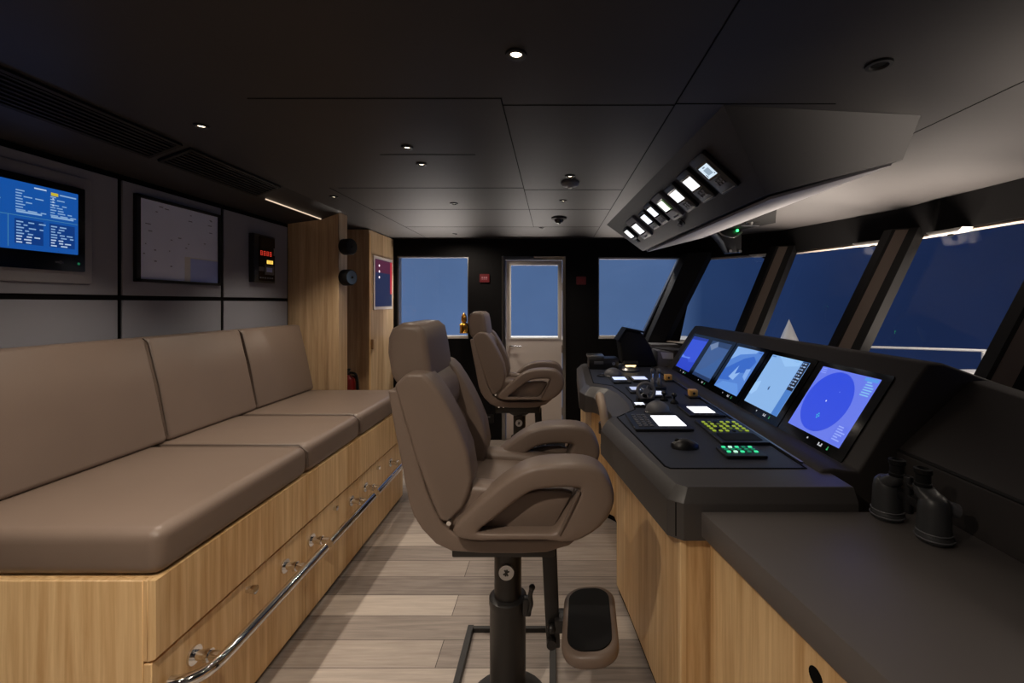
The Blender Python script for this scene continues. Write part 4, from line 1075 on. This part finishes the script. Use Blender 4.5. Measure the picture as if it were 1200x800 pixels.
for r_ in range(3): rr(.19, .195, .08-r_*.012, .086-r_*.012, 4)
obj('screen_graphics', b, mats, sc, smooth=0, recalc=False)
b = BM(); plate(b, f, .03, .006, .0215, .0225, .002, cx=.215, cy=-.138); plate(b, f, .006, .012, .0215, .0225, .002, cx=.22, cy=-.138)
obj('maker_mark', b, M['plastg'], t)
b = BM(); plate(b, f, .010, .010, .0215, .0225, .004, cx=.285, cy=-.138); obj('power_light', b, EM((30, 120, 80), .6), t)

# framed display, switched off; reflections of the room painted on its face
t = thing('framed_display', 'switched-off display with a painted pale lavender reflection in a thin black frame on the grey wall', 'picture', (XL, 2.32, 1.53))
f = frame((XL+.004, 2.319, 1.735), (0, 1, 0), (0, 0, 1))
b = BM(); FW, FH = .525, .41
for (w_, h_, x, y) in ((FW, .014, 0, FH/2-.007), (FW, .014, 0, -FH/2+.007), (.020, FH, -FW/2+.010, 0), (.014, FH, FW/2-.007, 0)): plate(b, f, w_, h_, 0, .018, .002, cx=x, cy=y)
obj('frame', b, M['black'], t)
b = BM(); plate(b, f, FW-.01, FH-.01, .0, .006, .002); pn = obj('print', b, M['chart'], t)
b = BM(); mats = [M['violet'], M['refl_white'], M['refl_mark']]  # violet, white and grey patches painted as mirrored room and ceiling lights
quad(b, f, .055, .25, -.195, -.065, .0066, 0); quad(b, f, .018, .055, -.195, -.062, .0066, 1); quad(b, f, .018, .25, -.066, -.061, .0068, 1)
rnd = random.Random(5)
for k in range(16):
    x, y = rnd.uniform(-.22, .2), rnd.uniform(-.02, .18); quad(b, f, x, x+rnd.uniform(.008, .03), y, y+.004, .0066, 2)
for k in range(6):
    x, y = rnd.uniform(-.22, -.03), rnd.uniform(-.18, -.02); quad(b, f, x, x+rnd.uniform(.006, .016), y, y+.005, .0066, 2)
obj('reflection_marks', b, mats, pn, smooth=0, recalc=False)
b = BM(); quad(b, f, -FW/2+.01, FW/2-.01, -FH/2+.01, FH/2-.01, .012); obj('pane', b, M['glass'], t, smooth=0)

# alarm panel
t = thing('alarm_panel', 'black alarm panel with red digits and a yellow lit tile on the grey wall', 'panel', (XL, 2.95, 1.55))
f = frame((XL+.004, 2.945, 1.722), (0, 1, 0), (0, 0, 1))
b = BM(); plate(b, f, .215, .315, -.002, .035, .004); bevel(b, .004, 2, 60); obj('case', b, M['plast'], t)
b = BM(); plate(b, f, .16, .29, .034, .038, .003, cx=.018); obj('face', b, M['bezel'], t)
SEG = {'8': 'abcdefg', '0': 'abcdef', '1': 'bc', '3': 'abgcd'}
b = BM()
def digit(x, y, w_, h_, ch_):
    tt = .004
    g = {'a': (0, w_, h_-tt, h_), 'b': (w_-tt, w_, h_/2, h_), 'c': (w_-tt, w_, 0, h_/2), 'd': (0, w_, 0, tt), 'e': (0, tt, 0, h_/2), 'f': (0, tt, h_/2, h_), 'g': (0, w_, h_/2-tt/2, h_/2+tt/2)}
    for s in SEG[ch_]:
        a = g[s]; quad(b, f, x+a[0], x+a[1], y+a[2], y+a[3], .0385)
for k in range(4): digit(-.05+k*.031, .022, .02, .03, '8')
obj('red_digits', b, EM((226, 60, 44), .8), t, smooth=0, recalc=False)
b = BM(); plate(b, f, .062, .024, .037, .040, .002, cx=.045, cy=-.018); obj('lit_tile', b, EM((255, 206, 90), 1.2), t, label='yellow lit tile')
for k in range(3):
    b = BM(); plate(b, f, .002, .024, .0395, .0405, .0005, cx=.030+k*.015, cy=-.018); obj('tile_line', b, M['bezel'], t)
b = BM(); plate(b, f, .095, .062, .037, .041, .003, cx=.04, cy=-.072); kb = obj('keypad', b, M['plastg'], t)
b = BM(); plate(b, f, .06, .03, .0405, .042, .002, cx=.036, cy=-.070); obj('keypad_screen', b, M['violet'], kb)
b = BM(); plate(b, f, .05, .028, .037, .040, .003, cx=-.04, cy=-.068); obj('label_or_deck_plate', b, M['plastg'], t)
b = BM(); plate(b, f, .008, .05, .037, .044, .003, cx=.085, cy=.055); obj('handle', b, M['brush'], t)
for k in range(6):
    b = BM(); plate(b, f, .016, .010, .037, .040, .002, cx=-.05+k*.024, cy=-.125); obj('button', b, M['plastg'], t)

# round speakers on the oak post
def speaker(z, label, disc):
    t = thing('round_speaker', label, 'speaker', (-1.575, 3.33, z), group='round speakers on the oak post')
    d_ = Vector((1, -.32, 0)).normalized(); p = Vector((-1.578, 3.315, z))
    b = BM(); cyl(b, p, p+d_*.022, .042, .05, 28); obj('mount', b, M['steelblk'], t)
    b = BM(); lathe(b, [(0, .02), (.056, .02), (.06, .026), (.06, .085), (.056, .092), (0, .092)], frame(p, Vector((0, 0, 1)).cross(d_), (0, 0, 1)), 30); obj('body', b, M['black'], t)
    b = BM(); lathe(b, [(0, .09), (.05, .09), (.05, .094), (0, .096)], frame(p, Vector((0, 0, 1)).cross(d_), (0, 0, 1)), 30); obj('face', b, disc, t)
    b = BM(); lathe(b, [(0, .094), (.01, .094), (.008, .101), (0, .101)], frame(p, Vector((0, 0, 1)).cross(d_), (0, 0, 1)), 16); obj('centre_cap', b, M['black'], t)
speaker(1.848, 'upper black round speaker on the oak post', M['black'])
speaker(1.62, 'lower round speaker with blue grey face on the oak post', M['disc'])

# locker screen
t = thing('small_screen', 'small dark blue screen with red edge in a white frame on the oak locker', 'screen', (-1.66, 4.33, 1.6))
f = frame((-1.659, 4.325, 1.62), (0, 1, 0), (0, 0, 1))
b = BM(); plate(b, f, .47, .50, 0, .010, .006); obj('frame', b, M['door'], t)
b = BM(); plate(b, f, .42, .445, .009, .013, .003); sc = obj('screen', b, EM((26, 34, 70), .8), t)
b = BM(); m_ = [EM((200, 28, 40), .8), EM((255, 230, 236), 1.4), EM((90, 20, 50), .7)]
quad(b, f, .16, .21, -.10, .22, .0135, 0); quad(b, f, -.21, .16, .10, .22, .0134, 2)
for k in range(3): b.faces.new([b.verts.new(f @ Vector((-.12+.014*math.cos(2*PI*q/12), .165-k*.055+.012*math.sin(2*PI*q/12), .0138))) for q in range(12)]).material_index = 1
obj('screen_graphics', b, m_, sc, smooth=0, recalc=False)

# fire extinguisher in the niche
t = thing('fire_extinguisher', 'dark red fire extinguisher in the niche behind the oak post', 'fire extinguisher', (-1.80, 3.88, .40))
b = BM(); lathe(b, [(0, 0), (.055, 0), (.06, .01), (.06, .28), (.052, .315), (.025, .335), (.02, .35), (0, .35)], Matrix.Translation((-1.80, 3.90, .45))); obj('cylinder', b, M['red'], t)
b = BM(); box(b, -1.815, -1.785, 3.885, 3.915, .80, .84); box(b, -1.87, -1.78, 3.89, 3.91, .84, .855); box(b, -1.86, -1.78, 3.892, 3.908, .815, .825); bevel(b, .003, 1); obj('valve_handle', b, M['steelblk'], t)
b = BM(); tube(b, catmull([(-1.78, 3.90, .82), (-1.73, 3.90, .80), (-1.715, 3.90, .70), (-1.72, 3.9, .55)], 6), .010, 8); obj('hose', b, M['rubber'], t)
b = BM(); box(b, -1.84, -1.76, 3.96, 4.0, .50, .78); obj('wall_bracket', b, M['steelblk'], t)
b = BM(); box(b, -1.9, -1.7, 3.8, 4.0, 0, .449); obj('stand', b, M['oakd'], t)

# brass lamp by the far window
t = thing('brass_wall_lamp', 'small brass lamp on the edge of the far left window', 'lamp', (-.915, YF-.08, 1.18))
mt = Matrix.Translation((-.915, YF-.075, 1.12))
b = BM(); lathe(b, [(0, 0), (.045, 0), (.048, .006), (.044, .012), (.044, .08), (.05, .086), (.044, .095), (.02, .11), (.018, .12), (0, .12)], mt, 24); obj('body', b, M['brass'], t)
b = BM(); lathe(b, [(0, .118), (.026, .118), (.03, .125), (.028, .17), (.018, .19), (.010, .205), (0, .21)], mt, 24); obj('chimney', b, M['brass'], t)
b = BM(); box(b, -.93, -.87, YF-.06, YF, 1.15, 1.17); obj('bracket', b, M['brass'], t)

# red signs on the far wall
def sign(x, z, col, tx, lab, s):
    t = thing('warning_sign', lab, 'sign', (x, YF, z), group='red signs on the far wall')
    f = frame((x, YF-.001, z), (1, 0, 0), (0, 0, 1))
    b = BM(); plate(b, f, .10, .085, 0, .012, .006); obj('plate', b, col, t)
    b = BM()
    for q in (-.022, .0, .022):
        plate(b, f, .014, .018, .0118, .0128, .002, cx=q, cy=.006); plate(b, f, .014, .006, .0118, .0128, .001, cx=q, cy=-.012)
    obj('symbol', b, tx, t)
sign(-.715, 1.69, EM((120, 22, 28), .5), EM((200, 130, 130), .5), 'glowing red sign on the black wall left of the white door', 1)
sign(.295, 1.665, M['reddark'], M['red'], 'dim red sign on the black wall right of the white door', .2)
# socket strip
t = thing('socket_strip', 'strip of small sockets low on the black wall behind the helm chairs', 'socket', (-.77, YF, .22))
f = frame((-.77, YF-.001, .222), (1, 0, 0), (0, 0, 1))
b = BM(); plate(b, f, .30, .09, 0, .010, .006); obj('plate', b, M['black'], t)
for k in range(3):
    b = BM(); plate(b, f, .05, .012, .0095, .012, .003, cx=-.09+k*.09, cy=.02); obj('socket', b, M['plastg'], t)

# ------------------------------------------------------------------ ceiling fittings and lights
def spot(x, y, z, power, ang=140, col=(1, .86, .71), size=.02, blend=.8, tilt=(0, 0)):
    l = bpy.data.lights.new('downlight_beam', 'SPOT'); l.energy = power; l.spot_size = math.radians(ang); l.spot_blend = blend
    l.color = col; l.shadow_soft_size = size
    o = bpy.data.objects.new('downlight_beam', l); C.objects.link(o); o.location = (x, y, z); o.rotation_euler = (tilt[0], tilt[1], 0)
    return o
def downlight(x, y, label, power, lit=True, r=.015, glow=None, **k):
    t = thing('ceiling_downlight', label, 'ceiling light', (x, y, ZC), group='downlights in the ceiling')
    mt = Matrix.Translation((x, y, ZC))
    b = BM(); lathe(b, [(r, .0), (r+.012, .0), (r+.011, -.006), (r+.002, -.007), (r-.002, -.002), (r-.002, .0)], mt, 28); obj('trim_ring', b, M['black'] if not lit else M['steelblk'], t)
    b = BM(); lathe(b, [(0, -.0015), (r-.001, -.0015), (r-.001, -.0005), (0, -.0005)], mt, 24); obj('lens', b, (glow or LAMP) if lit else M['seam'], t)
    if power:
        o = spot(x, y, ZC-.012, power, **k); o.parent = t; o.location = (0, 0, -.012)
P0 = 23
downlight(-1.327, 1.675, 'lit downlight over the middle of the bench', P0*1.75, ang=104)
downlight(-1.378, 2.79, 'lit downlight beside the oak post over the far end of the bench', P0*1.45, ang=104)
downlight(-.099, 1.193, 'largest lit downlight at the top centre of the ceiling', P0*.3, r=.017)
downlight(-.633, 2.137, 'lit downlight in the middle of the ceiling, nearer of a close pair', P0*.3, r=.014)
downlight(-.626, 1.905, 'lit downlight in the middle of the ceiling, other one of the close pair', P0*.15, r=.014)
downlight(.09, 2.338, 'lit downlight beside the smoke detector', P0*.4, r=.014)
downlight(.067, 2.90, 'lit downlight just beyond the smoke detector', P0*.35, r=.014)
downlight(-.665, 2.98, 'dim small downlight left of the ceiling seam near the far wall', P0*.3, r=.016, glow=EM((200, 180, 160), .6))
downlight(-.1, 3.95, 'small downlight in front of the white door', P0*.8, r=.014, glow=EM((200, 180, 160), .6))
downlight(-.95, 4.3, 'small downlight in front of the oak locker', P0*.9, r=.014, ang=172, glow=EM((200, 180, 160), .6))
downlight(.914, 1.244, 'unlit black recessed downlight above the overhead console end', 0, lit=False, r=.022)
# the same fittings in the part of the room behind the viewer
for x, y, p in (-1.33, .56, 1.7), (-1.33, -.56, 2.6), (-.6, .35, 2.9), (-.1, -.9, .8):
    downlight(x, y, 'lit downlight in the ceiling behind the viewer', P0*p, ang=112 if x < -1 else 140)

t = thing('smoke_detector', 'small smoke detector in the ceiling beside a lit downlight', 'detector', (.094, 2.45, ZC))
b = BM(); lathe(b, [(0, 0), (.05, 0), (.05, -.012), (.042, -.022), (.02, -.03), (0, -.03)], Matrix.Translation((.094, 2.455, ZC))); obj('body', b, M['plastg'], t)
b = BM(); lathe(b, [(0, -.029), (.014, -.029), (.012, -.036), (0, -.036)], Matrix.Translation((.094, 2.455, ZC)), 16); obj('cap', b, M['brush'], t)
t = thing('ceiling_camera', 'small black dome camera on the ceiling near the far wall', 'camera', (.047, 3.48, ZC))
b = BM(); lathe(b, [(0, 0), (.06, 0), (.06, -.012), (.05, -.016), (0, -.016)], Matrix.Translation((.047, 3.48, ZC))); obj('base', b, M['black'], t)
b = BM(); lathe(b, [(.038*math.cos(a), -.014-.034*math.sin(a)) for a in [k*PI/2/8 for k in range(9)]], Matrix.Translation((.047, 3.48, ZC)), 20); obj('dome', b, M['bezel'], t)

# outside deck lights
def area(name, loc, rot, sx, sy, power, col):
    l = bpy.data.lights.new(name, 'AREA'); l.shape = 'RECTANGLE'; l.size = sx; l.size_y = sy; l.energy = power; l.color = col
    o = bpy.data.objects.new(name, l); C.objects.link(o); o.location = loc; o.rotation_euler = rot
    return o
area('foredeck_floodlight', (3.6, 2.2, 2.35), (0, 0, 0), .6, 1.6, 45, (1, .86, .72))
def aim(o, to, spread=75):
    o.data.spread = math.radians(spread)
    o.rotation_euler = (Vector(to)-o.location).to_track_quat('-Z', 'Y').to_euler()
for loc, to, sx, p in (((2.62, 2.6, .80), (2.0, 2.6, 2.1), 1.6, 36), ((2.5, .9, .80), (1.95, 1.1, 2.1), 1.2, 8), ((2.25, 3.85, .80), (1.8, 3.3, 2.1), .8, 18)):
    o = area('bow_rail_light', loc, (0, 0, 0), sx, .06, p, (1, .84, .70)); aim(o, to)
for x, p in ((-1.25, 5.5), (-.2, 4), (.68, 5)):
    o = area('deck_edge_light', (x, 5.15, 1.05), (0, 0, 0), .75, .05, p, (1, .86, .74)); aim(o, (x, 4.25, 2.1), 70)
area('side_deck_light', (-.5, 5.02, 2.30), (0, 0, 0), 3.2, .12, 45, (1, .93, .86))

# ------------------------------------------------------------------ colour management
S.view_settings.view_transform = 'Standard'; S.view_settings.look = 'None'
S.view_settings.exposure = 0; S.view_settings.gamma = 1
S.view_settings.use_curve_mapping = False
